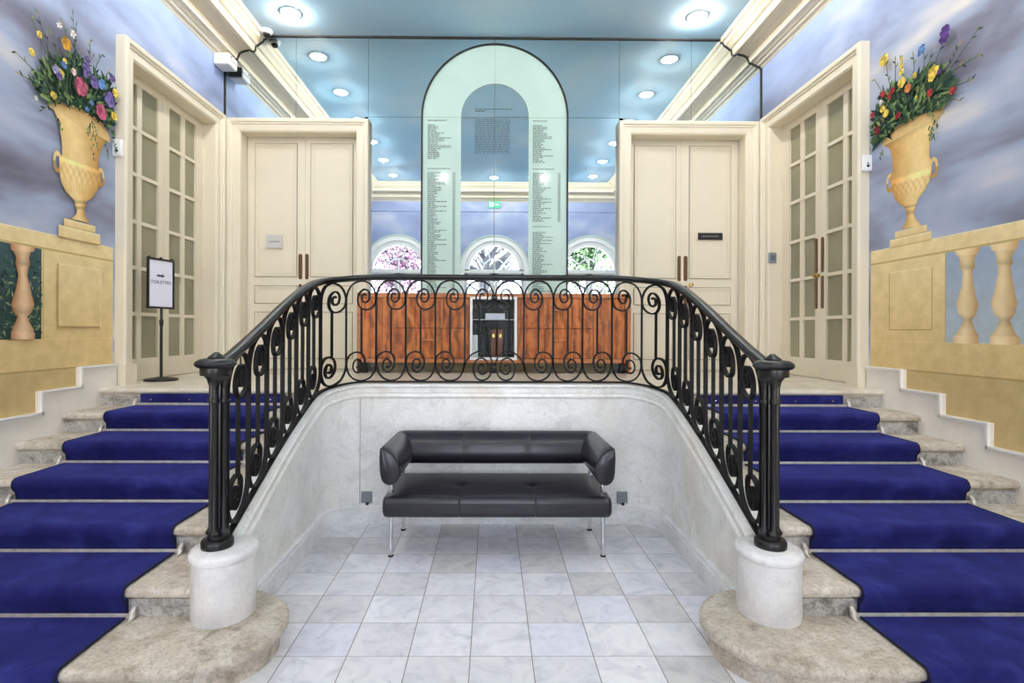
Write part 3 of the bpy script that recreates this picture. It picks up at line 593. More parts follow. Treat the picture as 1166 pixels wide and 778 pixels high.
# back doors
for sx,n,lb in ((-1,1,'panelled cream double door with a grey sign, left of the mirrors'),(1,2,'panelled cream double door with a black plaque, right of the mirrors')):
    f=lambda u,z,h,sx=sx:(sx*u,6.79+.10-h if h<.2 else 0,z)
    f=lambda u,z,h,sx=sx:(sx*u,6.895-h*1.05,z)
    u0,u1,um,zt0=1.757,3.223,2.49,4.105
    d=thing('door_%d'%n,(sx*um,6.9,ZP),lb,'door',kind='structure')
    b=MB(); casing(b,f,u0,u1,ZP,zt0,CAS); fbox(b,f,u0-.167,u0-.0,ZP,ZP+.17,0,.108); fbox(b,f,u1,u1+.167,ZP,ZP+.17,0,.108)
    b.box(sx*u0,sx*1.592,6.88,6.93,ZP,4.27); b.build('door_casing','cream',d,smooth=False)
    H=-.150
    for k in (0,1):
        a,c=(u0-.02,um-.003) if k==0 else (um+.003,u1+.02)
        b=MB(); fbox(b,f,a,c,ZP+.005,zt0+.02,H-.04,H)
        i0,i1=(a+.105,c-.085) if k==0 else (c-.085-(c-a-.19),c-.105) 
        i0,i1=(1.843,2.403) if k==0 else (2.573,3.130)
        gr=MB()
        for z0,z1 in ((2.28,4.035),(1.93,2.17),(1.21,1.825)):
            ring(gr,f,i0,i1,z0,z1,.008,H,H+.004); ring(b,f,i0+.010,i1-.010,z0+.010,z1-.010,.016,H,H+.012)
            ring(b,f,i0+.045,i1-.045,z0+.045,z1-.045,.010,H,H+.007)
        fbox(b,f,a,c,ZP+.005,ZP+.075,H,H+.012)
        if k==0: fbox(b,f,um-.022,um+.012,ZP+.005,zt0,H,H+.010)
        lf=b.build('door_leaf','cream',d,smooth=False); gr.build('panel_groove_shade','cream_dark',lf,smooth=False)  # groove strips stand proud; their dark colour paints in the groove shade
        p=MB(); uu=um+(-.042 if k==0 else .042); plate(p,f,uu,2.25,2.585,H,.025); plate(p,f,uu,1.86,2.19,H,.025); p.build('push_plate','brass',lf)
        if k==(1 if sx>0 else 0): p=MB(); knob(p,f,um+.105*(1 if k else -1),2.20,H); p.build('door_knob','gold',lf)
# signs on back doors
b=MB(); b.box(-2.969,-2.762,7.025,7.031,2.655,2.825); o=tag(b.build('door_sign','plaque',bevel=.002),'small light grey sign on the left back door','sign')
b=MB(); q=-2.93
while q<-2.80: b.box(q,q+.008,7.0235,7.0245,2.733,2.746); q+=.0125
b.build('sign_text','print',o,smooth=False)
b=MB(); b.box(2.686,3.012,7.024,7.031,2.795,2.885); o=tag(b.build('door_plaque','black',bevel=.002),'narrow black plaque on the right back door','plaque')
b=MB(); q=2.74
while q<2.95: b.box(q,q+.010,7.0225,7.0235,2.832,2.847); q+=.017
b.build('plaque_text','grey',o,smooth=False)
# side french doors
for sx,n,lb in ((-1,3,'glazed cream double door in the left wall behind the toilet sign'),(1,4,'glazed cream double door with brown push plates in the right wall')):
    f=lambda u,z,h,sx=sx:(sx*(WX-h),u,z)
    u0,u1,um,zt0=5.09,6.61,5.85,4.115
    d=thing('door_%d'%n,(sx*WX,um,ZP),lb,'door',kind='structure')
    b=MB(); casing(b,f,u0,u1,ZP,zt0,CAS); fbox(b,f,u0-.170,u0-.01,ZP,ZP+.19,0,.105); fbox(b,f,u1+.01,u1+.168,ZP,ZP+.19,0,.105)
    b.build('door_casing','cream',d,smooth=False); H=-.110
    for k in (0,1):
        b=MB(); a,c=(u0,um-.003) if k==0 else (um+.003,u1)
        g=[(u0+.13,5.40),(5.475,5.735)] if k==0 else [(5.93,6.165),(6.24,6.455)]
        zs=[1.291,1.741,2.202,2.66,3.132,3.589,4.03]
        st=[a,g[0][0],g[0][1],g[1][0],g[1][1],c]
        fbox(b,f,st[0],st[1],ZP+.004,zt0,H-.04,H); fbox(b,f,st[2],st[3],zs[0],zs[-1],H-.035,H-.006); fbox(b,f,st[4],st[5],ZP+.004,zt0,H-.04,H)
        fbox(b,f,st[1],st[4],ZP+.004,zs[0],H-.04,H); fbox(b,f,st[1],st[4],zs[-1],zt0,H-.04,H)
        for z in zs[1:-1]: fbox(b,f,st[1],st[4],z-.018,z+.018,H-.034,H-.004)
        if k==0: fbox(b,f,um-.022,um+.014,ZP+.004,zt0,H,H+.010)
        lf=b.build('door_leaf','cream',d,smooth=False)
        p=MB(); x=f(0,0,H-.022)[0]; p.add([(x,st[1]-.005,zs[0]-.005),(x,st[4]+.005,zs[0]-.005),(x,st[4]+.005,zs[-1]+.005),(x,st[1]-.005,zs[-1]+.005)],[(0,1,2,3)]); p.build('pane','filmglass',lf,smooth=False)
        p=MB()
        N=26; x1=sx*3.64
        pts=[(x1+.010*math.sin(i*1.9),st[1]-.03+(st[4]-st[1]+.06)*i/N) for i in range(N+1)]
        p.loft([[(x,y,zs[0]-.05) for x,y in pts],[(x,y,zs[-1]+.04) for x,y in pts]],closed=False,cap=False); p.build('curtain','curtain',lf)
        if sx>0:
            p=MB(); uu=um+(-.055 if k==0 else .055); plate(p,f,uu,2.235,2.62,H,.023); plate(p,f,uu,1.84,2.20,H,.023); p.build('push_plate','brass',lf)
            if k==1: p=MB(); knob(p,f,um+.0,2.205,H+.01); p.build('door_knob','gold',lf)
        elif k==0:
            p=MB(); knob(p,f,um-.20,2.14,H-.02,.022); p.build('door_knob','gold',lf)
        h=MB()
        for z in (3.40,2.28,1.38):
            uu=(u1-.012) if k else (u0+.012); 
            h.tube([f(uu,z-.05,H+.010),f(uu,z+.05,H+.010)],.010,8)
        h.build('hinge','cream',lf)
for sx in (-1,1):
    b=MB(); b.box(sx*3.69,sx*3.72,4.98,6.72,.94,4.21); tag(b.build('wall_leak_backing','curtain',smooth=False),'unseen olive backing added behind the glazed door','wall',kind='structure')  # backing added behind the panes, keeps outside light from leaking in
# ============================================================ sideboard
cb=thing('sideboard',(0,6.62,ZP),'long low walnut burl sideboard with a white-framed glass showcase in its middle','sideboard')
Y0=6.42;Y1=6.86;ZB0,ZB1=1.20,2.035
b=MB(); b.box(-1.63,1.63,Y0,Y1,ZB1-.055,ZB1); b.box(-1.63,1.63,Y0,Y1,ZB0,ZB0+.05); b.box(-1.63,-1.58,Y0,Y1,ZB0,ZB1); b.box(1.58,1.63,Y0,Y1,ZB0,ZB1); b.build('carcass','wood_edge',cb,bevel=.004)
for q in (-1.6415,1.6415):
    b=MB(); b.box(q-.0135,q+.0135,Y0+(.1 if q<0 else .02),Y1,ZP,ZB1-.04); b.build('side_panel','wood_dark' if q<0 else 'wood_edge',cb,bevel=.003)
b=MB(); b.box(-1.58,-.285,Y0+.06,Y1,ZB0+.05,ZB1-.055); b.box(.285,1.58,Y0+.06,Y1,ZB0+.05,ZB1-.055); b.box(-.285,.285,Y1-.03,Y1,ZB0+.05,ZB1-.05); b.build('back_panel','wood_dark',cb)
b=MB(); b.box(-1.5,1.5,Y1-.14,Y1-.12,ZP,ZB0); b.build('plinth','curtain',cb)
def cbox(name,x0,x1,z0,z1,mat,y0=Y0+.012,y1=Y0+.06,par=None,bev=.003):
    q=MB(); q.box(x0,x1,y0,y1,z0,z1); return q.build(name,mat,par or cb,bevel=bev)
zl,zm,zh=ZB0+.055,1.615,ZB1-.06
for s in (-1,1):
    X=lambda a,b_:(min(s*a,s*b_),max(s*a,s*b_))
    dr=cbox('door',*X(1.345,1.575),zl,zh,'wood'); cbox('door_edge',*X(1.330,1.343),zl,zh,'wood_edge',Y0+.004,Y0+.05,dr)
    dr=cbox('door',*X(1.215,1.328),zl,zh,'wood'); cbox('door_edge',*X(1.200,1.213),zl,zh,'wood_edge',Y0+.006,Y0+.05,dr)
    for (a,c) in ((1.196,.945),(.941,.62),(.616,.29)):
        for (z0,z1) in ((zl,zm-.003),(zm+.003,zh)):
            dw=cbox('drawer',*X(a,c),z0,z1,'wood')
            if a==.941: cbox('handle',*X(.87,.70),(z0+z1)/2+.03,(z0+z1)/2+.052,'wood_edge',Y0-.016,Y0+.02,dw)
    cbox('upright_pull',*X(.952,.93),zl,zm-.01,'wood_edge',Y0-.012,Y0+.03); cbox('upright_pull',*X(.632,.603),zm,zh,'wood_edge',Y0-.012,Y0+.03)
for x in (-1.56,0,1.56):
    q=MB(); q.lathe([(.045,ZP),(.05,ZP+.02),(.035,ZP+.03),(.03,ZB0-.02),(.05,ZB0+.005)],(x,Y0+.10,0),16); q.build('foot','black',cb)
sc=MB(); x0,x1,z0,z1=-.283,.283,1.235,1.995
fr=lambda u,z,h:(u,Y0-h,z)
ring(sc,fr,x0,x1,z0,z1,.032,-.05,.006); sh=sc.build('showcase_frame','white',cb,bevel=.003)
q=MB(); q.add([(x0+.02,Y0+.012,z0+.02),(x1-.02,Y0+.012,z0+.02),(x1-.02,Y0+.012,z1-.02),(x0+.02,Y0+.012,z1-.02)],[(0,1,2,3)]); q.build('glass_front','caseglass',sh,smooth=False)
q=MB(); q.box(x0+.01,x1-.01,Y0+.36,Y0+.375,z0,z1); q.box(x0+.01,x0+.02,Y0+.03,Y0+.36,z0,z1); q.box(x1-.02,x1-.01,Y0+.03,Y0+.36,z0,z1); q.build('showcase_lining','darkstuff',cb)
q=MB(); q.box(x0+.02,x1-.02,Y0+.05,Y0+.36,z0+.02,z0+.03); q.build('showcase_floor','darkstuff',cb)
q=MB(); q.box(x0+.02,x1-.02,Y0+.10,Y0+.34,1.72,1.728); q.build('glass_shelf','white',cb)
for i,x in enumerate((0.0,.085)):
    q=MB(); q.box(x-.036,x+.036,Y0+.14,Y0+.33,z0+.03,z0+.37); o=tag(q.build('leather_case','suitcase',bevel=.012),['left one of two upright brown leather cases in the showcase','right one of two upright brown leather cases in the showcase'][i],'case','brown leather cases in the showcase')
    q=MB(); q.box(x-.012,x+.012,Y0+.134,Y0+.14,z0+.27,z0+.31); q.build('clasp','gold',o)
q=MB(); q.box(.135,.165,Y0+.12,Y0+.32,z0+.03,z0+.36); tag(q.build('black_folder','black',bevel=.004),'thin black folder standing right of the brown cases in the showcase','folder')
q=MB(); q.box(-.255,-.19,Y0+.07,Y0+.22,z0+.03,z0+.30); tag(q.build('white_box','white',bevel=.004),'tall white box at the left side of the showcase','box')
q=MB(); q.box(-.10,.14,Y0+.12,Y0+.32,1.728,1.80); tag(q.build('paper_stack','paper',bevel=.004),'stack of white paper on the showcase shelf','paper')
q=MB(); q.lathe([(.045,z0+.03),(.05,z0+.06),(.05,z0+.30),(.03,z0+.36),(.022,z0+.42),(.004,z0+.425)],(-.12,Y0+.2,0),20); tag(q.build('dark_vase','darkstuff'),'dark speckled vase beside the white box in the showcase','vase')
# ============================================================ sofa
SXc=.022
sf=thing('sofa',(SXc,3.98,0),'black leather three-seat sofa with wrap-around bolster back on chrome legs','sofa')
# seat: rounded cross-section swept along x with seams
def rrect(y0,y1,z0,z1,r,n=6):
    P=[]
    for cx,cz,a0 in ((y1-r,z0+r,-PI/2),(y1-r,z1-r,0),(y0+r,z1-r,PI/2),(y0+r,z0+r,PI)):
        for k in range(n+1): a=a0+PI/2*k/n; P.append((cx+r*math.cos(a),cz+r*math.sin(a)))
    return P
def dense(P,m):
    out=[]
    for i in range(len(P)):
        a,c=P[i],P[(i+1)%len(P)]; L=math.hypot(c[0]-a[0],c[1]-a[1]); k=max(1,int(L/m))
        for j in range(k): out.append((lerp(a[0],c[0],j/k),lerp(a[1],c[1],j/k)))
    return out
xs=sorted(set([-.785+.785*2*i/110 for i in range(111)]+[s*.262+d for s in(-1,1) for d in (-.012,-.006,-.003,0,.003,.006,.012)]+[s*(.785-d) for s in(-1,1) for d in (.002,.006,.012,.02,.03)]))
base=dense(rrect(3.64,4.31,.304,.450,.045),.03); cy,cz=3.975,.377
rings=[]
for x in xs:
    e=.785-abs(x); inset=0 if e>.03 else .03-math.sqrt(max(0,.03**2-(.03-e)**2))
    seam=.0045*math.exp(-((abs(x)-.262)/.004)**2); ring_=[]
    for y,z in base:
        q=inset+seam
        yy=y+(q if y<cy-.28 else (-q if y>cy+.28 else 0)); zz=z-(q if z>cz+.03 else 0)+(q if z<cz-.03 else 0)
        if z>.43:
            d2=(abs(x)-.262)**2+(y-3.95)**2; zz-=.016*math.exp(-d2/.0016); zz-=.006*math.exp(-((y-3.95)/.012)**2)*math.exp(-((abs(x)-.262)/.16)**2)
            zz+=.003*math.cos(x*PI/.524*1. if abs(x)<.262 else (abs(x)-.523)*PI/.524)*math.sin((y-3.64)/.67*PI)
        ring_.append((SXc+x,yy,zz))
    rings.append(ring_)
b=MB(); b.loft(rings); b.build('seat','leather',sf,ang=180)
LP=[(0.004,0),(.03,-.006),(.062,-.022),(.092,-.05),(.114,-.085),(.128,-.125),(.132,-.165),(.122,-.205),(.10,-.232),(.07,-.246),(.04,-.240),(.016,-.215),(.004,-.17),(0,-.11),(-.001,-.05)]
LP=[p for p in catmull(LP+[LP[0]],3)][:-1]
pth=[(-.792,3.62),(-.790,3.72),(-.786,3.9),(-.781,4.1),(-.779,4.20)]
half=[]
for (x,y) in pth: half.append(((x,y),(1,0.0)))
for k in range(1,6): a=PI/2*k/6; half.append(((-.779+.075*(1-math.cos(a)),4.20+.075*math.sin(a)),(math.cos(a),-math.sin(a))))
back=[((x,4.277),(0,-1)) for x in sorted(set([-.70,-.6,-.5,-.4,-.3,-.2,-.1,0]+[-.262+d for d in(-.01,-.005,0,.005,.01)]))]
fullp=half+back; fullp=fullp+[((-p[0],p[1]),(-n[0],n[1])) for p,n in reversed(fullp[:-1])]
rings=[]; N=len(fullp)
for i,((x,y),(nx,ny)) in enumerate(fullp):
    sc_=1.
    sm=.004*math.exp(-((abs(x)-.262)/.005)**2) if y>4.27 else 0
    rings.append([(SXc+x+nx*(t-(sm if t>.06 else -sm*.3)),y+ny*(t-(sm if t>.06 else 0)),.79+h-sm*(.5 if h>-.05 else 0)) for t,h in LP])
# softly rounded ends
def shrink(r,k,dy):
    c=Vector((0,0,0)); 
    for p in r: c+=Vector(p)
    c/=len(r); return [tuple(c+(Vector(p)-c)*k+Vector((0,dy,0))) for p in r]
rings=[shrink(rings[0],.90,-.012),shrink(rings[0],.965,-.008)]+rings+[shrink(rings[-1],.965,-.008),shrink(rings[-1],.90,-.012)]
b=MB(); b.loft(rings); b.build('back_and_arm_bolster','leather',sf,ang=60)
for s in (-1,1):
    b=MB(); r=[]; 
    e=rings[2] if s<0 else rings[-3]
    e=shrink(e,.985,-.006); b.tube(list(e)+[e[0]],.004,5,cap=False); b.build('piping','stitch',sf)
for lx,ly in ((-.745,3.765),(.745,3.765),(-.74,4.262),(.74,4.262)):
    b=MB(); b.lathe([(.0135,.004),(.0135,.31)],(SXc+lx,ly,0),18); lg=b.build('leg','chrome',sf)
    b=MB(); b.lathe([(.018,0),(.019,.003),(.019,.010),(.014,.012)],(SXc+lx,ly,0),18); b.build('rubber_foot','rubber',lg)
    b=MB(); b.lathe([(.020,.44),(.022,.452),(.0145,.456),(.0145,.57)],(SXc+lx,ly+.02 if ly<4 else ly-.03,0),18); b.build('arm_post','chrome',sf)
# ============================================================ small things
for x,lb in ((-1.042,'grey wall outlet low on the niche wall, beside the left end of the sofa'),(1.058,'grey wall outlet low on the niche wall, beside the right end of the sofa')):
    o=thing('wall_outlet',(x,4.42,.215),lb,'outlet','grey outlets on the niche wall')
    b=MB(); b.box(x-.045,x+.045,4.404,4.4195,.17,.262); b.build('cover_plate','grey',o,bevel=.004)
    b=MB(); b.lathe([(.013,4.400),(.013,4.419)],(x+.006,0,.163),14,'y'); b.build('cable_plug','black',o)
# toilet sign on its stand
SG=thing('sign_stand',(-3.33,5.40,ZP),'black pole sign stand reading TOILETTES in front of the left glazed door','sign')
b=MB(); b.lathe([(.150,ZP),(.152,ZP+.012),(.145,ZP+.022),(.05,ZP+.036),(.02,ZP+.04)],(-3.33,5.40,0),40); b.build('base','black',SG)
b=MB(); b.lathe([(.0135,ZP+.03),(.0135,ZP+.55),(.017,ZP+.555),(.020,ZP+.60),(.014,ZP+.615),(.0115,ZP+.62),(.0115,ZP+.73)],(-3.33,5.40,0),18); b.build('pole','black',SG)
ang=math.atan2(.30,.085); ux,uy=math.cos(ang),math.sin(ang)
def sf_(u,z,h): return (-3.33+ux*u+uy*h, 5.39+uy*u-ux*h, ZP+.72+z)
b=MB(); ring(b,sf_,-.155,.155,0,.50,.020,-.008,.008); fbox(b,sf_,-.14,.14,.015,.485,-.007,-.002)
for u in (-.13,0,.13): b.lathe([(.012,-.004),(.016,0),(.010,.014)],sf_(u,.50,0),10)
fr_=b.build('frame','black',SG)
b=MB(); fbox(b,sf_,-.136,.136,.02,.48,-.002,.001); b.build('poster','paper',SG,smooth=False)
def text(body,size,loc,mat,par,rx=PI/2,rz=0,name='lettering',th=.0008,sp=1.0,bold=0):
    cu=bpy.data.curves.new(name,'FONT'); cu.body=body; cu.size=size; cu.align_x='CENTER'; cu.align_y='CENTER'; cu.extrude=th; cu.space_character=sp; cu.offset=bold
    o=bpy.data.objects.new('tmp',cu); COL.objects.link(o); bpy.context.view_layer.update()
    dg=bpy.context.evaluated_depsgraph_get(); me=bpy.data.meshes.new_from_object(o.evaluated_get(dg)); bpy.data.objects.remove(o)
    m=Matrix.Translation(Vector(loc)-parent_world(par))@Matrix.Rotation(rz,4,'Z')@Matrix.Rotation(rx,4,'X'); me.transform(m)
    ob=bpy.data.objects.new(name,me); COL.objects.link(ob); me.materials.clear(); me.materials.append(M[mat]); ob.parent=par; return ob
text('TOILETTES',.046,sf_(0,.262,.0025),'print',SG,rz=ang,sp=1.05)
b=MB(); A_=[(-.045,.318),(.012,.318),(.012,.308),(.045,.328),(.012,.348),(.012,.338),(-.045,.338)]
b.loft([[sf_(u,z,.0012) for u,z in A_],[sf_(u,z,.0022) for u,z in A_]]); b.build('arrow','print',SG,smooth=False)
# keypad, detectors, box, dome camera, exit sign
o=thing('keypad',(3.47,6.606,2.50),'small grey keypad on the jamb of the right glazed door','keypad')
b=MB(); b.box(3.395,3.49,6.582,6.608,2.435,2.565); b.build('housing','grey',o,bevel=.006); b=MB(); b.box(3.415,3.472,6.578,6.583,2.465,2.535); b.build('screen','slate',o,bevel=.003)
for sx,z,lb in ((-1,3.235,'small white detector on the frame of the left glazed door, beside the painted urn'),(1,3.142,'small white detector on the frame of the right glazed door, beside the painted urn')):
    yd=4.905; x=sx*3.425; o=thing('motion_detector',(x,yd,z),lb,'detector','white detectors on the door frames')
    b=MB(); b.box(x-.046,x+.046,yd-.018,yd+.022,z-.078,z+.078); b.build('housing','white',o,bevel=.016)
    b=MB(); b.lathe([(.010,-.004),(.013,-.002),(.013,.004)],(x,yd-.019,z-.03),14,'y'); b.lathe([(.006,-.003),(.008,.003)],(x,yd-.019,z-.005),12,'y'); b.build('lens','lens',o)
o=thing('alarm_box',(-WX,6.74,4.93),'white plastic alarm box high in the left corner under the cornice','alarm box')
b=MB(); b.box(-3.462,-3.262,6.62,6.85,4.86,5.005); b.build('housing','white',o,bevel=.022); b=MB(); b.box(-3.264,-3.258,6.63,6.84,4.93,4.936); b.lathe([(.012,-3.262),(.012,-3.254)],(0,6.68,4.97),14,'x'); b.build('groove','grey',o)
o=thing('dome_camera',(-2.915,6.79,ZC),'small white dome security camera at the ceiling beside the left cornice','camera')
b=MB(); b.lathe([(.068,0),(.070,-.012),(.066,-.035),(.052,-.045)],(-2.875,6.79,ZC),28); b.build('housing','white',o); b=MB(); b.lathe([(.045,-.040),(.044,-.058),(.032,-.078),(.012,-.088),(.001,-.089)],(-2.875,6.79,ZC),24); b.build('dome','lens',o)
o=thing('exit_sign',(.04,BY+.03,4.9),'small green emergency exit sign with a running figure over the middle fanlight','exit sign')
b=MB(); b.box(-.11,.19,BY,BY+.05,4.83,4.985); b.build('housing','exitglow',o,bevel=.004)
b=MB(); YE=BY+.052
b.box(-.09,.03,BY+.05,YE,4.85,4.965); b.loft([[(x,BY+.05,z) for x,z in ((.16,4.905),(.11,4.94),(.11,4.918),(.06,4.918),(.06,4.892),(.11,4.892),(.11,4.87))],[(x,YE,z) for x,z in ((.16,4.905),(.11,4.94),(.11,4.918),(.06,4.918),(.06,4.892),(.11,4.892),(.11,4.87))]]); b.build('pictogram_ground','white',o,smooth=False)
b=MB(); YE2=YE+.002
b.lathe([(.011,YE),(.011,YE2)],(-.03,0,4.952),12,'y'); 
for p,q in (((-.03,4.94),(-.04,4.90)),((-.04,4.90),(-.015,4.88)),((-.015,4.88),(-.02,4.86)),((-.04,4.90),(-.065,4.875)),((-.065,4.875),(-.082,4.88)),((-.032,4.93),(-.005,4.915)),((-.032,4.93),(-.06,4.92))): b.tube([(p[0],YE,p[1]),(q[0],YE,q[1])],.005,6)
b.build('running_figure','exit',o,smooth=False)
# ============================================================ downlights
pos=[(sx*2.43,y) for y in (6.408,5.30,4.19,3.08,1.93,.78) for sx in (-1,1)]+[(x,.63) for x in (-1.22,.02,1.24)]
nm={6.408:'nearest the mirrors',5.30:'second from the mirrors',4.19:'third from the mirrors',3.08:'fourth from the mirrors',1.93:'fifth from the mirrors',.78:'furthest from the mirrors'}
for x,y in pos:
    w='left' if x<-2 else 'right' if x>2 else None
    lb=('round recessed ceiling downlight in the '+w+' row, '+nm[y]) if w else 'round recessed ceiling downlight in the row by the entrance, '+({-1.22:'left one',.02:'middle one',1.24:'right one'}[x])
    o=thing('downlight',(x,y,ZC),lb,'ceiling light','recessed ceiling downlights')
    b=MB(); b.lathe([(.118,-.001),(.120,-.006),(.108,-.008),(.102,-.002)],(x,y,ZC),32,cap=False); b.build('trim_ring','ring',o)
    b=MB(); b.lathe([(.106,-.004),(.104,-.006)],(x,y,ZC),28); b.build('lamp_disc','lamp',o)
    l=bpy.data.lights.new('downlight_spot','POINT'); l.energy=SPOT_W; l.shadow_soft_size=.014; l.color=(1,.955,.89)
    lo=bpy.data.objects.new('downlight_spot',l); COL.objects.link(lo); lo.location=(x,y,ZC-.026)
# ============================================================ painted murals
exec(MURAL_SRC)
def shade(c,k): return tuple(max(0,min(255,v*k)) for v in c)
def mixc(a,b_,t): return tuple(lerp(x,y,t) for x,y in zip(a,b_))
def mural(side):
    sx=-1 if side=='L' else 1; w='left' if sx<0 else 'right'; D=MURAL
    rnd=random.Random(11 if sx<0 else 23)
    mu=thing('wall_mural',(sx*WX,4.3,0),('left wall mural of a balustrade and an urn with pink and purple flowers' if sx<0 else 'right wall mural of a balustrade and an urn with red and yellow flowers'),'mural')
    lay=[.0015]
    def L(): lay[0]+=.00004; return lay[0]
    def P(y,z,h): return (sx*(WX-h),y,z)
    def poly(mb,pts,c,h=None):
        h=h or L(); n=len(pts); cols=c if isinstance(c,list) else c
        mb.add([P(y,z,h) for y,z in pts],[tuple(range(n))],cols)
    beige=(232,204,146); bl=(240,218,166); bd=(206,176,116)
    b=MB(); y0,y1=BY+.02,4.90
    def grad(mb,ya,yb,za,zb,ca,cb_,n=1): poly(mb,[(ya,za),(yb,za),(yb,zb),(ya,zb)],[ca,ca,cb_,cb_])
    grad(b,y0,y1,0,1.268,shade(beige,.93),shade(beige,.9)); grad(b,y0,y1,1.268,1.505,shade(beige,.98),beige)
    grad(b,y0,y1,1.505,2.20,beige,shade(bl,1.0)); grad(b,y0,y1,2.20,2.322,bl,shade(bl,1.03))
    for z,t,c in ((1.268,.006,(150,124,78)),(1.262,.010,(190,162,104)),(1.505,.004,shade(beige,1.08)),(2.203,.006,(170,140,88)),(2.196,.018,(208,180,122)),(2.318,.008,(250,236,200)),(2.215,.004,shade(bl,1.07))): grad(b,y0,y1,z,z+t,c,c)
    for k in range(60):   # soft brushy patches
        ya=rnd.uniform(3.0,4.8); za=rnd.uniform(.75,1.25); 
    b.build('painted_balustrade_wall','paint',mu,smooth=False)
    # openings with balusters, repeated towards the entrance
    if sx<0: op=[(2.75,4.126)]; balx=[4.126-.0]
    else: op=[(2.75,4.088)]
    for a,c in op:
        b=MB()
        if sx<0: grad(b,a,c,1.508,2.196,(52,74,66),(74,98,104))
        else: grad(b,a,c,1.508,2.196,(186,198,204),(160,176,202))
        if sx<0:
            for _ in range(420):
                y=rnd.uniform(3.6,c-.01); z=rnd.uniform(1.52,2.17) ; a_=rnd.uniform(0,PI); r=rnd.uniform(.012,.03)
                if z>2.02+.1*math.sin(y*20) and rnd.random()<.8: continue
                col=rnd.choice([(62,92,72),(88,118,92),(40,62,54),(120,142,104),(150,160,130),(54,80,76)]); dy,dz=math.cos(a_)*r,math.sin(a_)*r
                poly(b,[(min(y+dy,c),z+dz),(min(y-dz*.3,c),z+dy*.3),(min(y-dy,c),z-dz),(min(y+dz*.3,c),z-dy*.3)],col)
        grad(b,c-.004,c+.004,1.508,2.196,bd,bd)
        b.build('painted_opening','paint',mu,smooth=False)
    def revolve(mb,rows,cen,edge,light=.38,n=12,bands=None):
        base=L()
        for i in range(len(rows)-1):
            (l0,r0),(l1,r1)=rows[i],rows[i+1]; row=[]
            for k in range(n):
                t0,t1=k/n,(k+1)/n
                def col(t,i):
                    d=abs(t-light)/max(light,1-light); c=mixc(cen,edge,min(1,d**1.6)); 
                    return shade(c,bands(i,t)) if bands else c
                q=[(lerp(l0[0],r0[0],t0),lerp(l0[1],r0[1],t0)),(lerp(l0[0],r0[0],t1),lerp(l0[1],r0[1],t1)),(lerp(l1[0],r1[0],t1),lerp(l1[1],r1[1],t1)),(lerp(l1[0],r1[0],t0),lerp(l1[1],r1[1],t0))]
                poly(mb,q,[col(t0,i),col(t1,i),col(t1,i+1),col(t0,i+1)],base)
    rowsets=[r for r in D['bal'+side]]
    step=.33 if sx<0 else .316
    src=rowsets[0]; mid=sum((a[0]+c[0])/2 for a,c in src)/len(src)
    for k in range(0,4):
        if k==0: rows=src
        elif sx>0 and k==1: rows=rowsets[1]
        else: rows=[((a[0]-step*k,a[1]),(c[0]-step*k,c[1])) for a,c in src]
        b=MB(); ce,ed=((236,204,164),(170,118,84)) if sx<0 else ((244,222,176),(196,156,106))
        hi=[a[1] for a,c in rows]; 
        def bands(i,t,n=len(rows)): return 1.06 if i<2 or i>=n-2 else (.86 if i in (4,9) else 1.)
        revolve(b,rows,ce,ed,.55 if sx<0 else .35,10,bands); b.build('painted_baluster','paint',mu,smooth=False)
    # raised panel
    b=MB(); pa=[(4.268,4.728)] if sx<0 else [(4.212,4.666)]
    for a,c in pa:
        grad(b,a,c,1.605,2.105,shade(beige,1.0),shade(bl,1.0)); dk=(186,158,104); lt=(250,232,186)
        t=.008
        near=dk if sx<0 else dk
        grad(b,a,c,1.602,1.602+t,dk,dk); grad(b,a,c,2.10,2.10+t,lt,lt); grad(b,a-t/2,a+t/2,1.602,2.106,(near),(near)); grad(b,c-t/2,c+t/2,1.602,2.106,lt if sx<0 else dk,lt if sx<0 else dk)
    b.build('painted_panel','paint',mu,smooth=False)
    # urn
    b=MB(); base=D['base'+side]
    for k,q in enumerate(base):
        ys=[p[0] for p in q]; ya,yb=min(ys),max(ys); z0=min(p[1] for p in q); z1=max(p[1] for p in q)
    yA=[p[0] for p in base[0]]; yB=[p[0] for p in base[1]]
    zt1=sum(sorted([p[1] for p in base[0]])[2:])/2; zt2=sum(sorted([p[1] for p in base[1]])[2:])/2
    grad(b,min(yB),max(yB),2.322,zt2,(240,214,158),(244,222,170)); grad(b,min(yB),max(yB),zt2-.012,zt2,(250,234,190),(250,234,190)); grad(b,min(yB),max(yB),2.318,2.324,(196,164,106),(196,164,106))
    grad(b,min(yA),max(yA),zt2,zt1,(236,208,150),(246,224,172)); grad(b,min(yA),max(yA),zt2,zt2+.006,(196,164,106),(196,164,106))
    for q in D['han'+side]:
        cy_,cz_=q; N=16; o_=[(cy_+.045*math.cos(2*PI*k/N),cz_+.085*math.sin(2*PI*k/N)) for k in range(N)]; i_=[(cy_+.022*math.cos(2*PI*k/N),cz_+.05*math.sin(2*PI*k/N)) for k in range(N)]
        h=L()
        for k in range(N):
            j=(k+1)%N; cc=(238,206,140) if k<N/2 else (190,148,84); poly(b,[o_[k],o_[j],i_[j],i_[k]],cc,h)
    rows=D['urn'+side]; rows=[tuple(r) for r in rows]
    # refine rows
    fine=[]
    for i in range(len(rows)-1):
        m=3
        for k in range(m): t=k/m; fine.append(tuple((lerp(a[0],c[0],t),lerp(a[1],c[1],t)) for a,c in zip(rows[i],rows[i+1])))
    fine.append(rows[-1]); nf=len(fine)
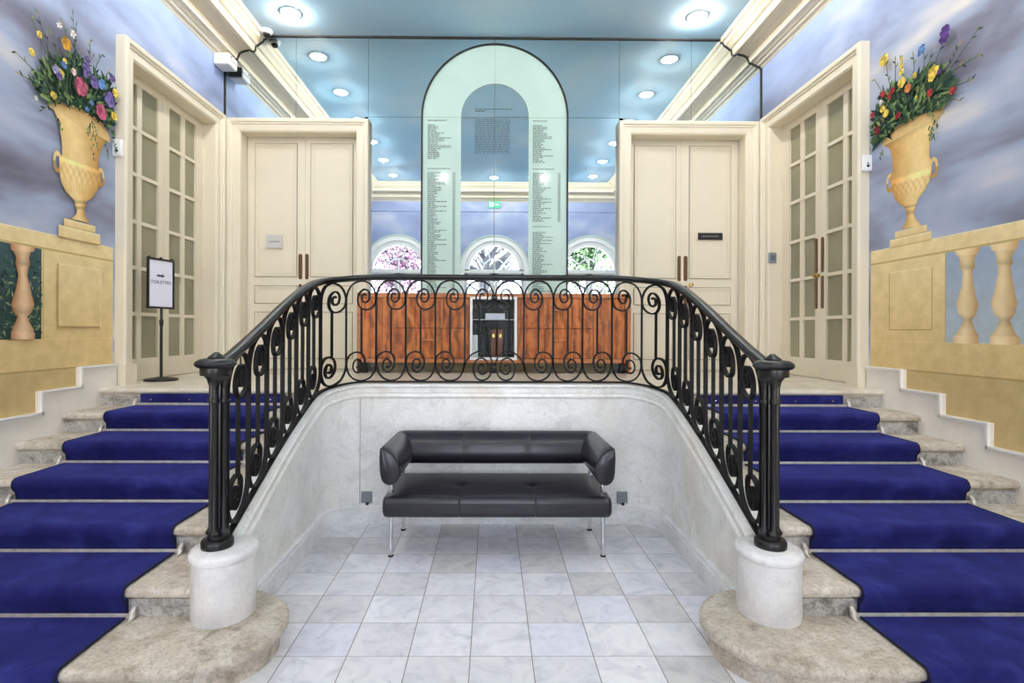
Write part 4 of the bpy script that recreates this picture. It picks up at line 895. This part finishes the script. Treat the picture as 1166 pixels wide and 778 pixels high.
    def bands(i,t):
        k=1.
        if i<3: k=.80+.06*i
        if 17<=i<=18: k=1.14
        if 19<=i<=23: k=1.0+.10*math.sin(t*44)*math.cos(i*1.7)
        if 24<=i<=31: k=1.0+.055*math.sin(t*75)
        if i in (30,31,34,35): k*=.84
        return k
    revolve(b,fine,(248,218,156),(196,148,84) if sx<0 else (200,150,84),.32 if sx<0 else .72,36,bands)
    rim=D['rim'+side]; rr=catmull(rim,3)
    (ly,lz),(ry,rz)=fine[0]
    hh=L()
    for k in range(len(rr)-1):
        (ya,za),(yb,zb)=rr[k],rr[k+1]
        g=lambda y:lerp(lz,rz,(y-ly)/(ry-ly))-.03
        poly(b,[(ya,za),(yb,zb),(yb,min(zb,g(yb))),(ya,min(za,g(ya)))],[(226,190,130),(226,190,130),(236,204,144),(236,204,144)],hh)
    for k in range(len(rr)-1):
        (ya,za),(yb,zb)=rr[k],rr[k+1]; poly(b,[(ya,za+.012),(yb,zb+.012),(yb,zb-.016),(ya,za-.016)],[(252,228,170),(252,228,170),(214,170,104),(214,170,104)])
    b.build('painted_urn','paint',mu,smooth=False)
    # bouquet
    b=MB(); greens=[(40,62,50),(54,80,58),(74,104,72),(100,128,86),(44,70,68),(128,152,98),(34,52,50)]
    def leaf(y,z,a,l,wd,c):
        dy,dz=math.cos(a)*l/2,math.sin(a)*l/2; ny,nz=-math.sin(a)*wd/2,math.cos(a)*wd/2
        pts=[(y-dy,z-dz),(y-dy*.3+ny,z-dz*.3+nz),(y+dy*.4+ny*.8,z+dz*.4+nz*.8),(y+dy,z+dz),(y+dy*.4-ny*.8,z+dz*.4-nz*.8),(y-dy*.3-ny,z-dz*.3-nz)]
        if max(p[0] for p in pts)>4.895: return
        poly(b,pts,[c,shade(c,1.1),shade(c,1.15),c,shade(c,.85),shade(c,.8)])
    cy0=sum(p[0] for p in rim)/len(rim); cz0=min(p[1] for p in rim)+.02
    mass=D['mass'+side]; ys=[p[0] for p in mass]; zs=[p[1] for p in mass]
    mc=(sum(ys)/len(ys),sum(zs)/len(zs))
    core=[(lerp(mc[0],y,.62),lerp(mc[1],z,.62)-.03) for y,z in mass]
    cnt=0
    for tgt,poly_,cols in ((260,core,greens[:3]+greens[4:5]+greens[6:]),(430,mass,greens)):
        cnt=0; tries=0
        while cnt<tgt and tries<9000:
            tries+=1; y,z=rnd.uniform(min(ys),max(ys)),rnd.uniform(min(zs),max(zs))
            if not inpoly((y,z),poly_): continue
            a=math.atan2(z-cz0,y-cy0)+rnd.gauss(0,.6); leaf(y,z,a,rnd.uniform(.06,.13),rnd.uniform(.018,.036),rnd.choice(cols)); cnt+=1
    for p,q in D['stem'+side]:
        n=8; bend=rnd.uniform(-.05,.05); pr=None; c=rnd.choice([(70,92,70),(96,116,84),(60,80,66)])
        L_=math.hypot(q[0]-p[0],q[1]-p[1]) or 1; ny,nz=-(q[1]-p[1])/L_,(q[0]-p[0])/L_
        pts=[]
        for k in range(n+1):
            t=k/n; s_=bend*math.sin(PI*t); pts.append((lerp(p[0],q[0],t)+ny*s_,lerp(p[1],q[1],t)+nz*s_))
        if max(p_[0] for p_ in pts)>4.88: continue
        for k in range(n):
            (ya,za),(yb,zb)=pts[k],pts[k+1]; w0=.004*(1-.6*k/n)+.0012; h=L(); poly(b,[(ya+ny*w0,za+nz*w0),(yb+ny*w0,zb+nz*w0),(yb-ny*w0,zb-nz*w0),(ya-ny*w0,za-nz*w0)],c,h)
            if k>2 and rnd.random()<.55: a=math.atan2(zb-za,yb-ya)+rnd.choice([-.8,.8]); leaf(yb+math.cos(a)*.02,zb+math.sin(a)*.02,a,.05,.014,rnd.choice(greens[1:]))
        a=math.atan2(pts[-1][1]-pts[-2][1],pts[-1][0]-pts[-2][0]); leaf(pts[-1][0],pts[-1][1],a,.05,.012,rnd.choice([(150,140,96),(90,112,84),(176,150,96)]))
    for p,q in D['drape'+side]:
        for k in range(9):
            t=k/8; y=lerp(p[0],q[0],t)+rnd.uniform(-.02,.02); z=lerp(p[1],q[1],t); leaf(y,z,-PI/2+rnd.uniform(-.9,.9),.038,.013,rnd.choice(greens[2:6]))
    for _ in range(34):
        t=rnd.random(); i=t*(len(rr)-2); y,z=rr[int(i)]; leaf(y,z+rnd.uniform(-.01,.05),rnd.uniform(0,2*PI),.05,.018,rnd.choice(greens[1:]))
    b.build('painted_foliage','paint',mu,smooth=False)
    b=MB(); lay[0]+=.0003
    C={'w':(240,240,232),'y':(228,200,92),'o':(220,164,66),'o2':(210,130,84),'k':(190,96,124),'k2':(216,190,190),'p':(108,94,150),'b':(98,136,192),'l':(170,162,202),'r':(176,56,58),'d':(132,40,52)}
    for k,y,z,ye in D['fl'+side]:
        b=MB()
        r=abs(ye-y); c=C[k]
        if side=='R' and k=='p': c=(92,62,130)
        npet={'w':6,'k':9,'r':7,'o':6}.get(k,7)
        for ringn,(rr_,m) in enumerate(((1.,npet),(.62,npet-1))):
            for j in range(m):
                a=2*PI*(j+.5*ringn)/m+rnd.uniform(-.25,.25); rad=r*rr_; cy_,cz_=y+math.cos(a)*rad*.55,z+math.sin(a)*rad*.55
                N=7; wd=rad*(.26 if k=='w' else .42); ln=rad*.5; dy,dz=math.cos(a),math.sin(a)
                pts=[(cy_+dy*ln*math.cos(2*PI*q/N)-dz*wd*math.sin(2*PI*q/N),cz_+dz*ln*math.cos(2*PI*q/N)+dy*wd*math.sin(2*PI*q/N)) for q in range(N)]
                if max(p_[0] for p_ in pts)>4.895: continue
                poly(b,pts,shade(c,rnd.uniform(.68,1.15)))
        if k in 'wyo': 
            pts=[(y+r*.2*math.cos(q),z+r*.2*math.sin(q)) for q in (0,1,2,3,4,5)]; poly(b,pts,(226,180,60) if k=='w' else shade(c,.8))
        if b.v: b.build('painted_flower','paint',mu,smooth=False)
mural('L'); mural('R')
# ============================================================ outdoors, seen through the fanlights
b=MB(); b.box(-14,14,-16,BY-.21,-.12,-.02); tag(b.build('courtyard_ground','gravel',smooth=False),'pale gravel ground outside the entrance doors','ground',kind='structure')
rnd=random.Random(5)
for i,(x,y,hh,cm,lb) in enumerate(((-3.5,-5.5,5.6,'leaf_pink','tree with pink blossom outside the left fanlight'),(-.3,-7.0,6.6,None,'bare branching tree outside the middle fanlight'),(3.6,-5.5,5.4,'leaf_green','tree with fresh green leaves outside the right fanlight'))):
    t=thing('courtyard_tree',(x,y,0),lb,'tree'); b=MB(); b.tube([(x,y,-.05),(x+.05,y,1.5),(x-.05,y,3),(x,y,hh)],[.14,.11,.08,.03],8)
    tips=[]
    for k in range(18 if cm else 60):
        a=rnd.uniform(0,2*PI); z0=rnd.uniform(2.6,hh-.9); r=rnd.uniform(.7,1.6); p1=(x+math.cos(a)*r*.5,y+math.sin(a)*r*.4,z0+.5); p2=(x+math.cos(a)*r,y+math.sin(a)*r*.8,z0+rnd.uniform(.7,1.5)); b.tube([(x,y,z0),p1,p2],[.06,.045,.02],6); tips.append(p2); tips.append(p1)
    b.build('trunk_and_branches','bark',t)
    if cm:
        b=MB()
        for k in range(3600):
            p=rnd.choice(tips); q=[p[j]+rnd.gauss(0,.32) for j in range(3)]; s=rnd.uniform(.05,.10); a=Vector((rnd.gauss(0,1),rnd.gauss(0,1),rnd.gauss(0,1))).normalized()*s; c=a.cross(Vector((rnd.random(),rnd.random(),1))).normalized()*s*.7; q=Vector(q)
            b.add([q-a,q-c,q+a,q+c],[(0,1,2,3)])
        b.build('leaves',cm,t,smooth=False)
# ============================================================ light
wd=bpy.data.worlds.new('overcast_sky'); SC.world=wd; wd.use_nodes=True; bg=wd.node_tree.nodes['Background']; bg.inputs[0].default_value=rgba((236,242,255)); bg.inputs[1].default_value=WORLD
for c in AR:
    l=bpy.data.lights.new('window_portal','AREA'); l.shape='RECTANGLE'; l.size=1.6; l.size_y=4.0; l.cycles.is_portal=True
    o=bpy.data.objects.new('window_portal',l); COL.objects.link(o); o.location=(c,BY-.22,2.0); o.rotation_euler=(PI/2,0,PI)
l=bpy.data.lights.new('bounce_sun','SUN'); l.energy=SUN_W; l.angle=.05; l.color=(1,.98,.94); o=bpy.data.objects.new('bounce_sun',l); COL.objects.link(o); o.rotation_euler=(-.45,.1,0); o.location=(0,-6,12)  # added sun: lights the gravel so that it brightens the ceiling
# ============================================================ camera
cam=bpy.data.cameras.new('camera'); cam.sensor_fit='HORIZONTAL'; cam.sensor_width=36; cam.lens=F/1166*36; cam.clip_start=.05; cam.clip_end=100
cam.shift_x=(583-U0)/1166; cam.shift_y=(V0-389)/1166
co=bpy.data.objects.new('camera',cam); COL.objects.link(co); SC.camera=co
co.matrix_world=Matrix.Translation((CX,0,CAMH))@Matrix.Rotation(-YAW,4,'Z')@Matrix.Rotation(PI/2,4,'X')@Matrix.Rotation(ROLL,4,'Z')
SC.view_settings.view_transform='Standard'; SC.view_settings.look='None'; SC.view_settings.exposure=EXPO; SC.view_settings.gamma=1.0
SC.cycles.max_bounces=10; SC.cycles.diffuse_bounces=5; SC.cycles.glossy_bounces=5; SC.cycles.transparent_max_bounces=12; SC.cycles.sample_clamp_indirect=6; SC.cycles.caustics_reflective=False; SC.cycles.caustics_refractive=False
SC.cycles.use_denoising=True
